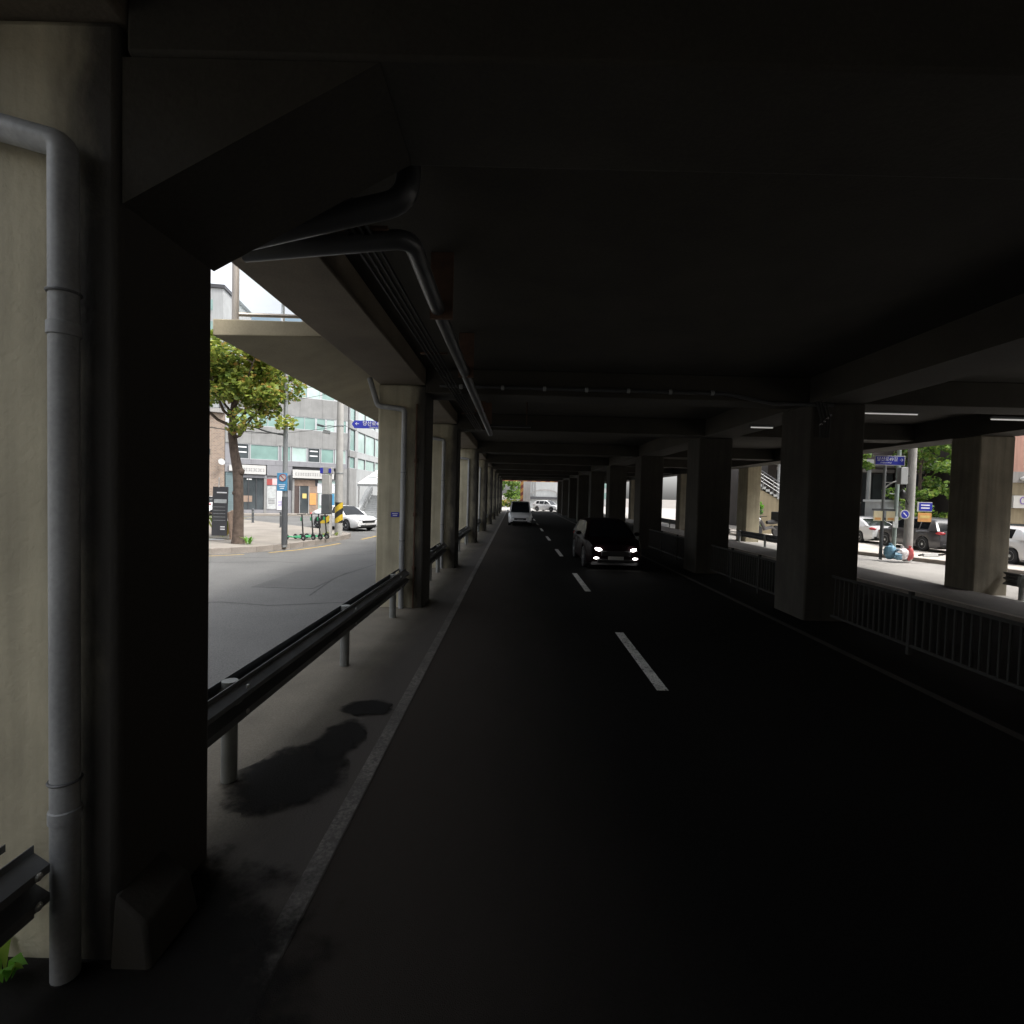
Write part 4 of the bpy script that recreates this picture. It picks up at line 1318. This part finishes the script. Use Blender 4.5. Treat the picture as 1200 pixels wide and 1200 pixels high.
FL = [(4.62, 4.95, 6.30), (6.30, 7.95, 9.15), (9.15, 10.92, 12.12), (12.12, 13.9, 15.1)]
cuts = [UL, 2.9, 4.9, 6.9, 8.9, UR]
lowm = 'granite_low'
for fi, (za, zb, zc) in enumerate(FL):
    for a, b_ in zip(cuts[:-1], cuts[1:]):
        bx(a + .006, b_ - .006, 0, .20, za + .006, zb - .006, 'wall_panel', M['granite_low'] if fi == 0 else M['granite'])
    segs = [(1.6, 2.72), (2.8, 5.12), (5.35, 6.15), (6.25, 7.55), (7.62, 8.72), (8.80, 10.0), (10.1, 11.15)] if fi in (0, 2) else [(1.2, 3.3), (3.4, 5.0), (5.1, 6.2), (6.35, 8.3), (8.36, 9.2), (9.26, 10.05), (10.2, 11.15)]
    # piers between the window segments
    edges = [UL] + [q for s_ in segs for q in s_] + [UR]
    for k in range(0, len(edges), 2):
        bx(edges[k], edges[k + 1], .06, .20, zb, zc, 'pier', M['granite_low'] if fi == 0 else M['frame_alu'])
    for si, (a, b_) in enumerate(segs):
        f = MB()
        fw = .05
        f.box(a, b_, .03, .10, zb, zb + fw); f.box(a, b_, .03, .10, zc - fw, zc)
        f.box(a, a + fw, .03, .10, zb + fw, zc - fw); f.box(b_ - fw, b_, .03, .10, zb + fw, zc - fw)
        if b_ - a > 1.3 and fi != 0:
            c_ = (a + b_) / 2
            f.box(c_ - .02, c_ + .02, .03, .10, zb + fw, zc - fw)
        f = f.build('window_frame', M['frame_alu'], bd)
        gm = 'glass_dark' if (fi == 0 and si == 0) else ('glass_teal' if (si + fi) % 3 else 'glass_teal2')
        if fi == 0 and si == 4:
            gm = 'glass_dark'
        bx(a + fw, b_ - fw, .075, .12, zb + fw, zc - fw, 'pane', M[gm], f)
        if fi == 0 and si in (0, 4):
            for k in range(2):
                bx(a + .2, b_ - .2, .066, .074, zc - .35 - .45 * k, zc - .25 - .45 * k, 'lettering', M['letter_white'], f)
bx(UL, UR + .1, -.05, .25, 15.1, 16.5, 'parapet', M['granite'])
# ground floor: shutter, dark shop, posters, doorway
bx(UL, UR, -.02, .20, 4.50, 4.62, 'string_course', M['granite_low'])
sh = bx(UL + .05, 2.0, .05, .2, .12, 3.75, 'shutter', M['teal_shutter'])
for k in range(18):
    bx(UL + .06, 1.99, .03, .05, .2 + k * .195, .2 + k * .195 + .16, 'slat', M['teal_shutter'], sh)
bx(UL, 2.05, .0, .2, 3.755, 4.495, 'fascia', M['granite_low'])
o = bx(1.15, 2.02, -.18, -.002, 3.85, 4.35, 'sign_box', M['sign_white'])
bx(2.06, 3.92, .10, .2, .45, 3.30, 'shop_window', M['glass_dark'])
bx(2.06, 3.92, .0, .2, .12, .448, 'stall_riser', M['granite_low'])
bx(2.2, 3.0, .085, .098, 1.15, 1.7, 'red_poster', M['brick'])
for k in range(3):
    bx(2.06 + .62 * k, 2.06 + .62 * k + .05, .05, .099, .45, 3.3, 'mullion', M['frame_dark'])
bx(2.55, 2.95, .06, .098, 3.12, 3.22, 'shop_lamp', M['tube'])
bx(2.06, 4.15, -.02, .2, 3.302, 3.56, 'fascia', M['granite_low'])
sg = bx(2.06, 4.06, -.22, -.022, 3.62, 4.42, 'sign_box', M['sign_white'], bd, .01)
for k in range(9):
    z = 4.02
    o = MB()
    u = 2.28 + k * .19
    o.box(u, u + .11, -.232, -.222, z - .14, z - .11)
    o.box(u, u + .11, -.232, -.222, z + .08, z + .11)
    o.box(u + (.0 if k % 2 else .08), u + (.03 if k % 2 else .11), -.2325, -.2225, z - .11, z + .08)
    o.build('lettering', M['ink'], sg)
bx(3.94, 4.16, .0, .2, .12, 3.30, 'pilaster', M['granite'])
bx(4.17, 6.30, .12, .2, .12, 3.56, 'wall_panel', M['granite_low'])
bx(4.20, 4.95, .08, .118, .5, 2.62, 'poster', M['poster_grey'])
bx(5.02, 5.72, .08, .118, .45, 2.72, 'poster', M['poster'])
bx(4.18, 4.62, .08, .118, 2.70, 3.25, 'poster', M['red'])
bx(4.63, 5.75, .08, .118, 2.74, 3.3, 'poster', M['poster_pink'])
for k in range(4):
    bx(4.3, 4.85, .072, .079, 1.0 + .14 * k, 1.05 + .14 * k, 'lettering', M['ink'])
    bx(5.12, 5.6, .072, .079, .8 + .14 * k, .85 + .14 * k, 'lettering', M['ink_violet'])
bx(6.302, 6.50, .0, .2, .12, 3.3, 'pilaster', M['granite'])
bx(6.32, 10.2, .02, .2, 3.302, 3.34, 'lintel', M['granite_low'])
sg = bx(6.30, 10.0, -.22, -.002, 3.42, 4.20, 'sign_box', M['sign_white'], bd, .01)
for k in range(15):
    u = 6.55 + k * .21
    z = 3.82
    o = MB()
    o.box(u, u + .12, -.232, -.222, z - .14, z - .11)
    o.box(u, u + .12, -.232, -.222, z + .06, z + .09)
    o.box(u + (.045 if k % 3 else .0), u + (.075 if k % 3 else .03), -.2325, -.2225, z - .11, z + .06)
    o.build('lettering', M['ink'] if k < 11 else M['ink_violet'] if k < 13 else M['paint_green'], sg)
bx(6.502, 8.35, .14, .2, 2.72, 3.30, 'transom', M['brick'])
bx(6.52, 6.95, .12, .2, .12, 2.70, 'side_light', M['wood_dark'])
dr = bx(7.0, 7.75, .10, .2, .12, 2.65, 'door', M['glass_dark'])
for a, b_ in ((6.955, 7.0), (7.755, 7.80)):
    bx(a, b_, .06, .2, .12, 2.70, 'door_frame', M['frame_alu'])
bx(7.22, 7.58, .085, .098, 1.55, 2.0, 'notice', M['yellow'], dr)
bx(7.05, 7.08, .05, .098, .9, 1.5, 'handle', M['chrome'], dr)
bx(7.81, 8.62, .10, .2, .12, 2.70, 'wall_panel', M['brick'])
bx(7.86, 8.44, .06, .098, .95, 2.05, 'poster', M['orange'])
bx(8.63, 10.2, .12, .2, .12, 3.30, 'shop_window', M['glass_teal2'])
bx(8.55, 10.15, .08, .118, 2.1, 3.0, 'poster', M['poster'])
bx(8.75, 9.4, .08, .118, .9, 2.0, 'poster', M['poster'])
bx(9.5, 10.1, .08, .118, .8, 2.0, 'poster', M['blue2'])
bx(10.21, UR, .0, .2, .12, 4.49, 'corner_pier', M['granite'])
bx(4.17, 6.30, .0, .2, 3.562, 4.495, 'fascia', M['granite_low'])
for k in range(3):
    bx(10.35 + k * .22, 10.45 + k * .22, -.02, -.002, 2.9, 3.3, 'lettering', M['ink'])
# side face
nx, ny = dy, -dx


def sbox(s0, s1, d0, d1, z0, z1, nm, m, par=bd):
    """box on the side face: s along it, d outward"""
    T = Matrix.Translation((UR, .20, 0)) @ Matrix.Rotation(math.atan2(dy, dx), 4, 'Z')
    return MB().box(s0, s1, -d1, -d0, z0, z1, T).build(nm, m, par)


for (z0, z1) in ((.1, 4.6), (5.75, 6.35), (8.5, 9.35), (10.9, 12.6), (14.6, 16.5)):
    for k in range(6):
        sbox(.25 + k * 2.2, .25 + (k + 1) * 2.2 - .012, .01, .2, z0, z1 - .01, 'wall_panel', M['granite'] if k < 1 else M['pale_wall'])
for (z0, z1) in ((4.6, 5.75), (6.36, 8.49), (9.36, 10.89), (12.6, 14.59)):
    for (s0, s1) in ((.35, 1.9), (2.9, 5.4), (5.6, 9.2), (9.4, 12)):
        fr = sbox(s0, s1, .02, .16, z0, z0 + .06, 'window_frame', M['frame_alu'])
        sbox(s0, s1, .02, .16, z1 - .06, z1, 'head', M['frame_dark'], fr)
        sbox(s0, s0 + .06, .02, .16, z0 + .06, z1 - .06, 'jamb', M['frame_alu'], fr)
        sbox(s1 - .06, s1, .02, .16, z0 + .06, z1 - .06, 'jamb', M['frame_dark'], fr)
        sbox(s0 + .06, s1 - .06, .03, .09, z0 + .06, z1 - .06, 'pane', M['glass_teal'] if s0 < 1 else M['glass_teal2'], fr)
    for (s0, s1) in ((1.9, 2.9), (5.4, 5.6), (9.2, 9.4)):
        sbox(s0 + .002, s1 - .002, .01, .2, z0, z1, 'wall_panel', M['pale_wall'])

# brick house left of it
bk = thing('brick_house', 'tan brick house squeezed left of the grey shop building', 'building', (P0.x, P0.y, 0), ang)
box(-9, .80, .10, 9, -.1, 9.0).build('core_wall', M['mortar'], bk)
box(-9, .82, .02, .098, .0, 8.79).build('brick_wall', M['brickwork'], bk)
box(-.55, -.25, -.02, .09, 5.15, 5.65).build('window', M['glass_dark'], bk)
box(-1.9, .8, -.3, .3, 8.8, 9.15).build('eaves', M['grey_wall'], bk)
d_ = MB().lathe([(.03, 0), (.18, .03), (.26, .08), (.28, .10)], 20).build('satellite_dish', M['pale_wall'], bk)
d_.location = (.55, -.45, 4.55)
d_.rotation_euler = (R(75), 0, R(20))
MB().tube([(.55, -.4, 4.55), (.55, .1, 4.4)], .025, 8).build('dish_arm', M['pole_dark'], bk)

# tall buildings seen above the walkway
tb = thing('apartment_block', 'pale grey high block seen above the walkway rail', 'building', (-46, 74, 0), R(10))
box(-9, 3.2, 0, 12, 0, 31).build('wall', M['pale_wall'], tb)
for k in range(9):
    for j in range(4):
        box(-7.5 + j * 2.6, -6.0 + j * 2.6, -.05, .0, 3 + k * 3.1, 4.5 + k * 3.1).build('window', M['glass_teal'], tb)
box(-9.2, 3.4, -.2, 12, 31, 31.5).build('roof_edge', M['frame_dark'], tb)
tb = thing('glass_tower', 'bluish glass building behind the walkway glass', 'building', (-44, 92, 0), R(-8))
box(-6, 14, 0, 12, 0, 33).build('wall', M['skyblue_glass'], tb)
for k in range(10):
    box(-6.05, 14.05, -.08, .0, 3 * k + 2.6, 3 * k + 3.1).build('floor_band', M['frame_alu'], tb)

# subway style stair with a glass canopy
st = thing('canopied_stair', 'outdoor stair with white parapet and pale glass canopy', 'stair', (-12.2, 42.0, 0))
for k in range(12):
    box(-.6, 2.6, k * .30, k * .30 + .30 + (.0 if k < 11 else 3), -.05 if k == 0 else k * .17 - .03, (k + 1) * .17).build('step', M['pale_wall'], st)
MB().add([(-.95, -.1, 0), (-.62, -.1, 0), (-.62, 3.9, 2.3), (-.95, 3.9, 2.3), (-.95, -.1, .75), (-.62, -.1, .75), (-.62, 3.9, 3.0), (-.95, 3.9, 3.0)],
         [(3, 2, 1, 0), (4, 5, 6, 7), (0, 1, 5, 4), (1, 2, 6, 5), (2, 3, 7, 6), (3, 0, 4, 7)]).build('parapet', M['pale_wall'], st)
for s_ in (-.5, .9):
    MB().tube([(s_, 0, .9), (s_, 3.6, 2.95)], .03, 8).build('handrail', M['chrome'], st)
    for k in range(4):
        MB().tube([(s_, k * 1.1 + .1, k * .6 + .1), (s_, k * 1.1 + .1, k * .63 + .92)], .02, 8).build('baluster', M['chrome'], st)
box(-.4, 3.2, 7.0, 7.2, 2.1, 4.2).build('back_wall', M['grey_wall'], st)
cp = MB().add([(-.9, .4, 2.95), (3.0, .4, 2.95), (3.0, 3.9, 4.25), (-.2, 3.9, 4.25)], [(0, 1, 2, 3)]).build('canopy_glass', M['canopy_glass'], st)
for a, b_ in (((-.9, .4, 2.98), (3, .4, 2.98)), ((-.9, .4, 2.98), (-.2, 3.9, 4.28)), ((.1, .4, 2.98), (.5, 3.9, 4.23)), ((1.6, .4, 2.98), (1.8, 3.9, 4.23)), ((-.55, 2.1, 3.62), (3, 2.1, 3.62)), ((-.2, 3.9, 4.28), (3, 3.9, 4.28))):
    MB().tube([a, b_], .05, 8).build('canopy_bar', M['sign_white'], st)
MB().cbox((1.05, .36, 2.86), (3.9, .08, .13)).build('canopy_fascia', M['pole_steel'], st)
for x in (-.8, 2.6):
    MB().tube([(x, .45, 0), (x, .45, 2.9)], .05, 10).build('canopy_post', M['chrome'], st)

# overhead wires, left
def wire(label, a, b_, sag, r=.012):
    a, b_ = Vector(a), Vector(b_)
    pts = []
    for i in range(13):
        t_ = i / 12
        p = a.lerp(b_, t_)
        p.z -= sag * 4 * t_ * (1 - t_)
        pts.append(p)
    tag(MB().tube(pts, r, 5).build('overhead_wire', M['cable']), label, 'wire', 'overhead wires')


wire('lower overhead wire from the brick house to the utility pole', (-26.3, 43.6, 7.6), (-8.75, 25, 5.5), .5)
wire('sagging overhead wire past the blue street sign to the pole', (-8.5, 25, 5.6), (-4.6, 48, 5.0), .4)
wire('upper overhead wire crossing the teal windows', (-30, 40, 9.8), (-8.62, 25, 7.6), .5)
wire('second upper overhead wire crossing the teal windows', (-30, 40, 9.0), (-8.62, 25, 7.2), .7)
wire('dark cable behind the tree trunk to the sign pole', (-20, 24.5, 6.2), (-9.1, 20.2, 4.55), .25, .016)

# ------------------------------------------------------------------ right side: poles and signs
t = thing('street_sign_pole', 'grey pole carrying a blue street name sign and curved arm', 'sign pole', (15.8, 22.1, .14))
MB().tube([(0, 0, -.1), (0, 0, 4.3)], .06, 12).build('shaft', M['pole_steel'], t)
MB().tube([(0, 0, 0), (0, 0, 2.0)], .068, 12).build('dark_sleeve', M['pole_dark'], t)
s = MB().cbox((.12, -.09, 4.15), (1.30, .03, .42)).build('plate_border', M['sign_white'], t, bevel=.01)
MB().cbox((.12, -.108, 4.15), (1.22, .012, .35)).build('plate', M['blue'], s)
text('당산로49길', .19, M['letter_white'], s, (.0, -.118, 4.20))
text('Dangsan-ro 49-gil', .065, M['letter_white'], s, (-.05, -.118, 4.055))
text('→', .2, M['letter_white'], s, (.60, -.118, 4.18))
MB().tube(bend([(.05, 0, 3.0), (.35, 0, 3.25), (.72, 0, 3.30)], .2), .03, 8).build('curved_arm', M['sign_white'], t)
MB().tube([(.05, 0, 3.22), (.4, 0, 3.24)], .012, 6).build('brace', M['sign_white'], t)
for x, m_ in ((-.26, 'cream'), (.28, 'cream')):
    q = MB().cbox((x, -.09, 1.78), (.38, .02, .42)).build('notice_board', M[m_], t)
    MB().cbox((x, -.104, 1.66), (.26, .006, .10)).build('print', M['orange'], q)
MB().cbox((0, -.05, 2.05), (.95, .05, .08)).build('board_rail', M['pole_dark'], t)

t = thing('utility_pole', 'thick concrete utility pole behind the rubbish bags', 'pole', (16.68, 21.75, .14))
MB().tube([(0, 0, -.1), (0, 0, 9.5)], [.17, .135], 18).build('shaft', M['pole_conc'], t)
MB().cbox((-.42, -.05, 3.50), (.30, .25, .72)).build('meter_box', M['pale_wall'], t, bevel=.02)
MB().cbox((-.22, -.05, 3.5), (.2, .05, .06)).build('bracket', M['pole_dark'], t)
MB().ball((-.36, -.05, 2.72), (.13, .14, .20), 12, 8, .06).build('junction_pot', M['black_plastic'], t)
MB().tube(bend([(-.36, -.05, 3.1), (-.30, -.1, 2.6), (-.16, -.1, 2.3)], .1), .03, 8).build('cable_loop', M['cable'], t)
q = MB().lathe([(.001, 0), (.20, 0), (.20, .02), (.001, .02)], 24, Matrix.Translation((-.32, -.15, 1.88)) @ Matrix.Rotation(R(90), 4, 'X')).build('round_sign', M['sign_white'], t)
MB().lathe([(.001, 0), (.155, 0), (.155, .008), (.001, .008)], 24, Matrix.Translation((-.32, -.172, 1.88)) @ Matrix.Rotation(R(90), 4, 'X')).build('disc', M['blue'], q)
MB().cbox((-.32, -.184, 1.88), (.2, .006, .04), ry=R(45)).build('arrow', M['letter_white'], q)
MB().cbox((.28, -.1, 2.25), (.5, .03, .04)).build('sign_arm', M['pole_dark'], t)
q = MB().cbox((.52, -.13, 2.22), (.62, .02, .40)).build('direction_sign', M['sign_white'], t)
MB().cbox((.55, -.146, 2.22), (.54, .01, .33)).build('plate', M['blue'], q)
for k in range(2):
    MB().cbox((.53, -.154, 2.29 - .12 * k), (.36, .006, .05)).build('lettering', M['letter_white'], q)
q = MB().cbox((.54, -.13, 1.78), (.56, .02, .38)).build('orange_sign', M['orange'], t)
MB().cbox((.54, -.144, 1.80), (.40, .006, .12)).build('print', M['yellow'], q)

t = thing('slim_pole', 'slender grey green pole between the street sign and utility pole', 'pole', (17.15, 23.2, .14))
MB().tube([(0, 0, -.1), (.03, 0, 3.0), (.08, 0, 7.5)], [.085, .08, .07], 12).build('shaft', M['pole_green'], t)
MB().tube([(.02, 0, 2.75), (-.30, 0, 2.78)], .02, 6).build('peg', M['pole_steel'], t)
MB().cbox((-.05, -.1, 1.5), (.22, .06, .5)).build('notice', M['poster_grey'], t)


def bag(label, loc, r, m, seed):
    random.seed(seed)
    t = thing('rubbish_bag', label, 'rubbish bag', loc, 0, 'rubbish bags at the pole foot')
    b = MB()
    b.ball((0, 0, r[2] * .9), r, 18, 12, .13)
    b.build('sack', m, t)
    MB().lathe([(.05, 0), (.03, .04), (.07, .12)], 10, Matrix.Translation((0, 0, r[2] * 1.75))).build('knot', m, t)


bag('pale blue rubbish bag beside the street sign pole', (15.95, 21.75, .14), (.24, .22, .30), M['bag_blue'], 1)
bag('white rubbish bag between the two poles', (16.22, 21.45, .14), (.25, .22, .25), M['bag_white'], 2)
bag('small red rubbish bag against the utility pole', (16.52, 21.42, .14), (.15, .14, .26), M['bag_red'], 3)
bag('second blue rubbish bag by the kerb', (16.05, 21.42, .14), (.19, .17, .17), M['bag_blue'], 4)
random.seed(17)
ks = kick_scooter('white kick scooter fallen over beside the utility pole', (17.3, 21.5, .32), R(12), accent='sign_white', group='kick scooters on the sunlit side')
ks.rotation_euler = (R(72), 0, R(12))

# kiosk and buildings of the sunlit side
t = thing('kiosk', 'pale grey kiosk behind the round blue sign', 'kiosk', (25.5, 34.2, .14), R(-5))
box(-1.0, 1.0, 0, 2, 0, 2.45).build('wall', M['pale_wall'], t)
box(-1.1, 1.1, -.15, 2.1, 2.452, 2.6).build('roof', M['frame_alu'], t)
box(-.75, .1, -.03, -.002, .9, 2.1).build('hatch', M['poster_grey'], t)
box(.3, .85, -.03, -.002, .1, 2.1).build('door', M['grey_wall'], t)
t = thing('white_kiosk', 'white awning booth at the dark building corner', 'kiosk', (23.9, 37.2, .14))
box(-.9, .6, 0, 1.6, 0, 2.4).build('wall', M['pale_wall'], t)
MB().add([(-1, -.6, 2.35), (.7, -.6, 2.35), (.7, .2, 2.8), (-1, .2, 2.8)], [(0, 1, 2, 3)]).build('awning', M['sign_white'], t)
box(-.7, .3, -.03, -.002, 2.9, 3.6).build('sign', M['paint_green'], t)
box(-.75, .35, 0, .1, 2.402, 3.62).build('sign_back', M['pole_steel'], t)
t = thing('brown_building', 'dark brown building with tall shaded bays behind the lot', 'building', (30, 41, 0), 0)
box(-10, 6.0, .3, 10, 0, 13).build('wall', M['dark_wall'], t)
for k in range(5):
    x = -10 + k * 3.4
    box(x, x + .7, -.1, .298, 0, 12).build('pier', M['dark_wall'], t)
    if k < 4:
        f = box(x + .8, x + 3.3, .18, .298, .3, 4.9).build('window', M['frame_dark'], t)
        for j in range(3):
            box(x + .86 + j * .82, x + 1.62 + j * .82, .12, .178, .4, 4.8).build('pane', M['glass_dark'], f)
        box(x + .71, x + 3.39, .1, .298, 4.95, 5.2).build('spandrel', M['grey_wall'], t)
box(-11, 6.0, -2.6, -.12, 5.35, 5.75).build('canopy', M['pale_wall'], t)
for x in (-10.2, -3.5, 3.0):
    MB().tube([(x, -2.3, 0), (x, -2.3, 5.34)], .14, 12).build('canopy_column', M['pale_wall'], t)
t = thing('terracotta_building', 'terracotta topped shop building at the photo edge', 'building', (32.9, 33, 0), R(-6))
box(-1.2, 12, .2, 9, 0, 12).build('wall', M['pink_wall'], t)
box(-1.22, -1.201, .2, 9, 0, 11.9).build('gable_cladding', M['dark_wall'], t)  # thin panel added to make this side wall dark
box(-1.25, 12, .0, .198, 4.05, 4.75).build('fascia', M['grey_wall'], t)
sg = box(-1.0, 9, -.1, .198, 2.42, 3.22).build('banner', M['sign_white'], t)
text('이', .75, M['ink_violet'], sg, (-.35, -.11, 2.80))
box(-1.25, 12, .05, .198, 3.24, 4.04).build('wall_band', M['beige_wall'], t)
box(-1.25, 12, .05, .198, 1.42, 2.40).build('shutter_box', M['beige_wall'], t)
box(-1.25, 12, .05, .198, .1, 1.40).build('shop_window', M['glass_dark'], t)
MB().ball((-.2, -.1, 4.3), (.5, .16, .2), 12, 8).build('round_sign', M['sign_white'], t)

# beige stair flight and motorcycle seen past the outer columns
t = thing('side_stair', 'beige stair flight with railing seen beyond the barrier columns', 'stair', (16.6, 36, 0))
n = 11
for k in range(n):
    x = -.2 + k * .28
    z = 3.95 - k * .17
    box(x, x + .28, 0, 1.4, z - .17, z).build('step', M['pale_wall'], t)
MB().add([(-.4, .05, 0), (3.2, .05, 0), (3.2, .05, 1.9), (-.4, .05, 3.75), (-.4, 1.3, 0), (3.2, 1.3, 0), (3.2, 1.3, 1.9), (-.4, 1.3, 3.75)],
         [(0, 1, 2, 3), (7, 6, 5, 4), (0, 4, 5, 1), (1, 5, 6, 2), (2, 6, 7, 3), (3, 7, 4, 0)]).build('side_wall', M['beige_wall'], t)
for hgt in (.35, .6, .85, 1.05):
    MB().tube([(-.2, 0, 3.95 + hgt), (2.88, 0, 2.08 + hgt)], .02 if hgt < 1 else .04, 8).build('rail', M['frame_dark'] if hgt > 1 else M['chrome'], t)
for k in range(5):
    x = k * .72
    MB().tube([(x, 0, 3.8 - x * .607), (x, 0, 4.88 - x * .607)], .025, 8).build('baluster', M['chrome'], t)

t = thing('motorcycle', 'dark delivery motorcycle parked behind the far guardrail', 'motorcycle', (16.45, 33.4, .14), R(200))
t.scale = (1.2, 1.2, 1.2)
for x in (-.62, .65):
    wh = MB().lathe([(.20, -.05), (.27, -.055), (.30, -.02), (.30, .02), (.27, .055), (.20, .05)], 20, Matrix.Translation((x, 0, .30)) @ Matrix.Rotation(R(90), 4, 'X')).build('wheel', M['rubber'], t)
    MB().lathe([(.03, -.04), (.20, -.03), (.20, .03), (.03, .04)], 14, Matrix.Translation((x, 0, .30)) @ Matrix.Rotation(R(90), 4, 'X')).build('rim', M['alloy'], wh)
MB().tube([(-.62, 0, .34), (-.3, 0, .5), (.2, 0, .42), (.42, 0, .75), (.55, 0, .95)], [.05, .10, .11, .10, .05], 10).build('frame_body', M['paint_grey'], t)
MB().tube([(-.75, 0, .80), (-.3, 0, .78), (.05, 0, .76)], [.10, .13, .09], 10).build('seat', M['rubber'], t)
MB().tube([(.65, 0, .30), (.52, 0, .92), (.48, 0, 1.08)], .04, 8).build('fork', M['chrome'], t)
MB().tube([(.40, -.33, 1.10), (.48, 0, 1.07), (.40, .33, 1.10)], .02, 8).build('handlebar', M['black_plastic'], t)
MB().cbox((-.72, 0, 1.12), (.48, .50, .45)).build('delivery_box', M['black_plastic'], t, bevel=.03)
MB().ball((.60, 0, .92), (.09, .10, .10), 10, 7).build('headlight', M['lamp_clear'], t)
MB().add([(.55, -.2, 1.1), (.55, .2, 1.1), (.42, .16, 1.5), (.42, -.16, 1.5)], [(0, 1, 2, 3)]).build('windshield', M['rail_glass'], t)

# ------------------------------------------------------------------ beyond the far tunnel mouth
t = thing('height_gantry', 'orange striped height limit gantry at the far tunnel mouth', 'gantry', (0, 77, 0))
for x in (.95, -3.2, 9.5):
    box(x - .22, x + .22, -.2, .2, 0, 4.45).build('post', M['hazard_or'], t)
box(-3.6, 9.9, -.22, .22, 4.452, 4.85).build('crossbar', M['hazard_or'], t)
t = thing('far_column', 'dark square pier standing just beyond the far gantry', 'column', (1.75, 80, 0))
box(-.55, .55, -.5, .5, 0, 6).build('shaft', M['grey_wall'], t)
t = thing('white_hall', 'white hall with an arched window beyond the far tunnel mouth', 'building', (6.5, 96, 0))
box(-4.6, 8, 0, 8, 0, 7.5).build('wall', M['pale_wall'], t)
ar = MB()
n = 16
pts = [(2.6 * math.cos(math.pi * k / n), 1.0 * math.sin(math.pi * k / n)) for k in range(n + 1)]
ar.add([(-1.0 + x, -.1, 2.6 + z) for x, z in pts] + [(-1.0 + x * .86, -.1, 2.6 + z * .8) for x, z in pts], [(k, k + 1, n + 2 + k, n + 1 + k) for k in range(n)])
ar.build('arch', M['grey_wall'], t)
box(-4.7, 8.1, -.5, -.002, 1.75, 2.2).build('band', M['frame_dark'], t)
for k in range(4):
    box(-4.4 + k * .5, -4.2 + k * .5, -.12, -.002, 2.3, 7.2).build('pilaster', M['granite'], t)
t = thing('roadside_railing', 'white roadside railing before the far trees', 'railing', (-2, 104, 0))
for z in (.6, 1.0, 1.4):
    box(-5, 7, -.05, .05, z, z + .14).build('rail', M['sign_white'], t)
for k in range(7):
    box(-5 + 2 * k - .06, -5 + 2 * k + .06, .052, .15, 0, 1.5).build('post', M['pole_steel'], t)
b = MB()
rn = random.Random(5)
leaf_cloud(b, [((-4 + k * 1.3, 100 + rn.uniform(-.6, .6), .7), 1.1, .8, 1) for k in range(8)], 1600, .35, rn, .8)
o = b.build('verge_bushes', M['leaf'], None, smooth=False)
o['kind'] = 'stuff'
t = thing('far_building', 'pale housing block far beyond the tunnel end', 'building', (16, 140, 0))
box(-14, 12, 0, 10, 0, 16).build('wall', M['pale_wall'], t)
for k in range(5):
    for j in range(8):
        box(-13 + j * 3, -11 + j * 3, -.06, -.001, 2 + k * 2.9, 3.6 + k * 2.9).build('window', M['glass_teal'], t)

# ------------------------------------------------------------------ unseen blocks added along both sides to cut sky light under the deck
for i, (x0, x1, y0, y1, h, m, lab) in enumerate([
        (-30, -15, -75, -40, 20, 'grey_wall', 'grey street block well behind the viewpoint on the shop side'),
        (-40, -22, -38, -12, 11, 'beige_wall', 'beige street block just behind the viewpoint on the shop side'),
        (-44, -27, -10, 12, 9, 'grey_wall', 'grey street block hidden by the nearest column'),
        (30, 46, -75, -40, 22, 'pale_wall', 'pale street block well behind the viewpoint on the sunlit side'),
        (30, 46, -38, -10, 18, 'grey_wall', 'grey street block behind the viewpoint on the sunlit side'),
        (31, 46, -8, 22, 16, 'beige_wall', 'beige street block beside the viewpoint on the sunlit side')]):
    t = thing('street_block', lab, 'building', ((x0 + x1) / 2, (y0 + y1) / 2, 0))
    a, b_ = (x1 - x0) / 2, (y1 - y0) / 2
    box(-a, a, -b_, b_, 0, h).build('wall', M[m], t)
    s_ = 1 if x0 < 0 else -1
    for k in range(int(h / 3.2)):
        for j in range(int((y1 - y0) / 3.5)):
            y = -b_ + 1 + j * 3.5
            MB().cbox((s_ * a + s_ * .02, y + 1, 1.9 + k * 3.2), (.06, 1.8, 1.4)).build('window', M['glass_dark'], t)
    box(-a - .2, a + .2, -b_ - .2, b_ + .2, h + .002, h + .4).build('roof', M['grey_wall'], t)
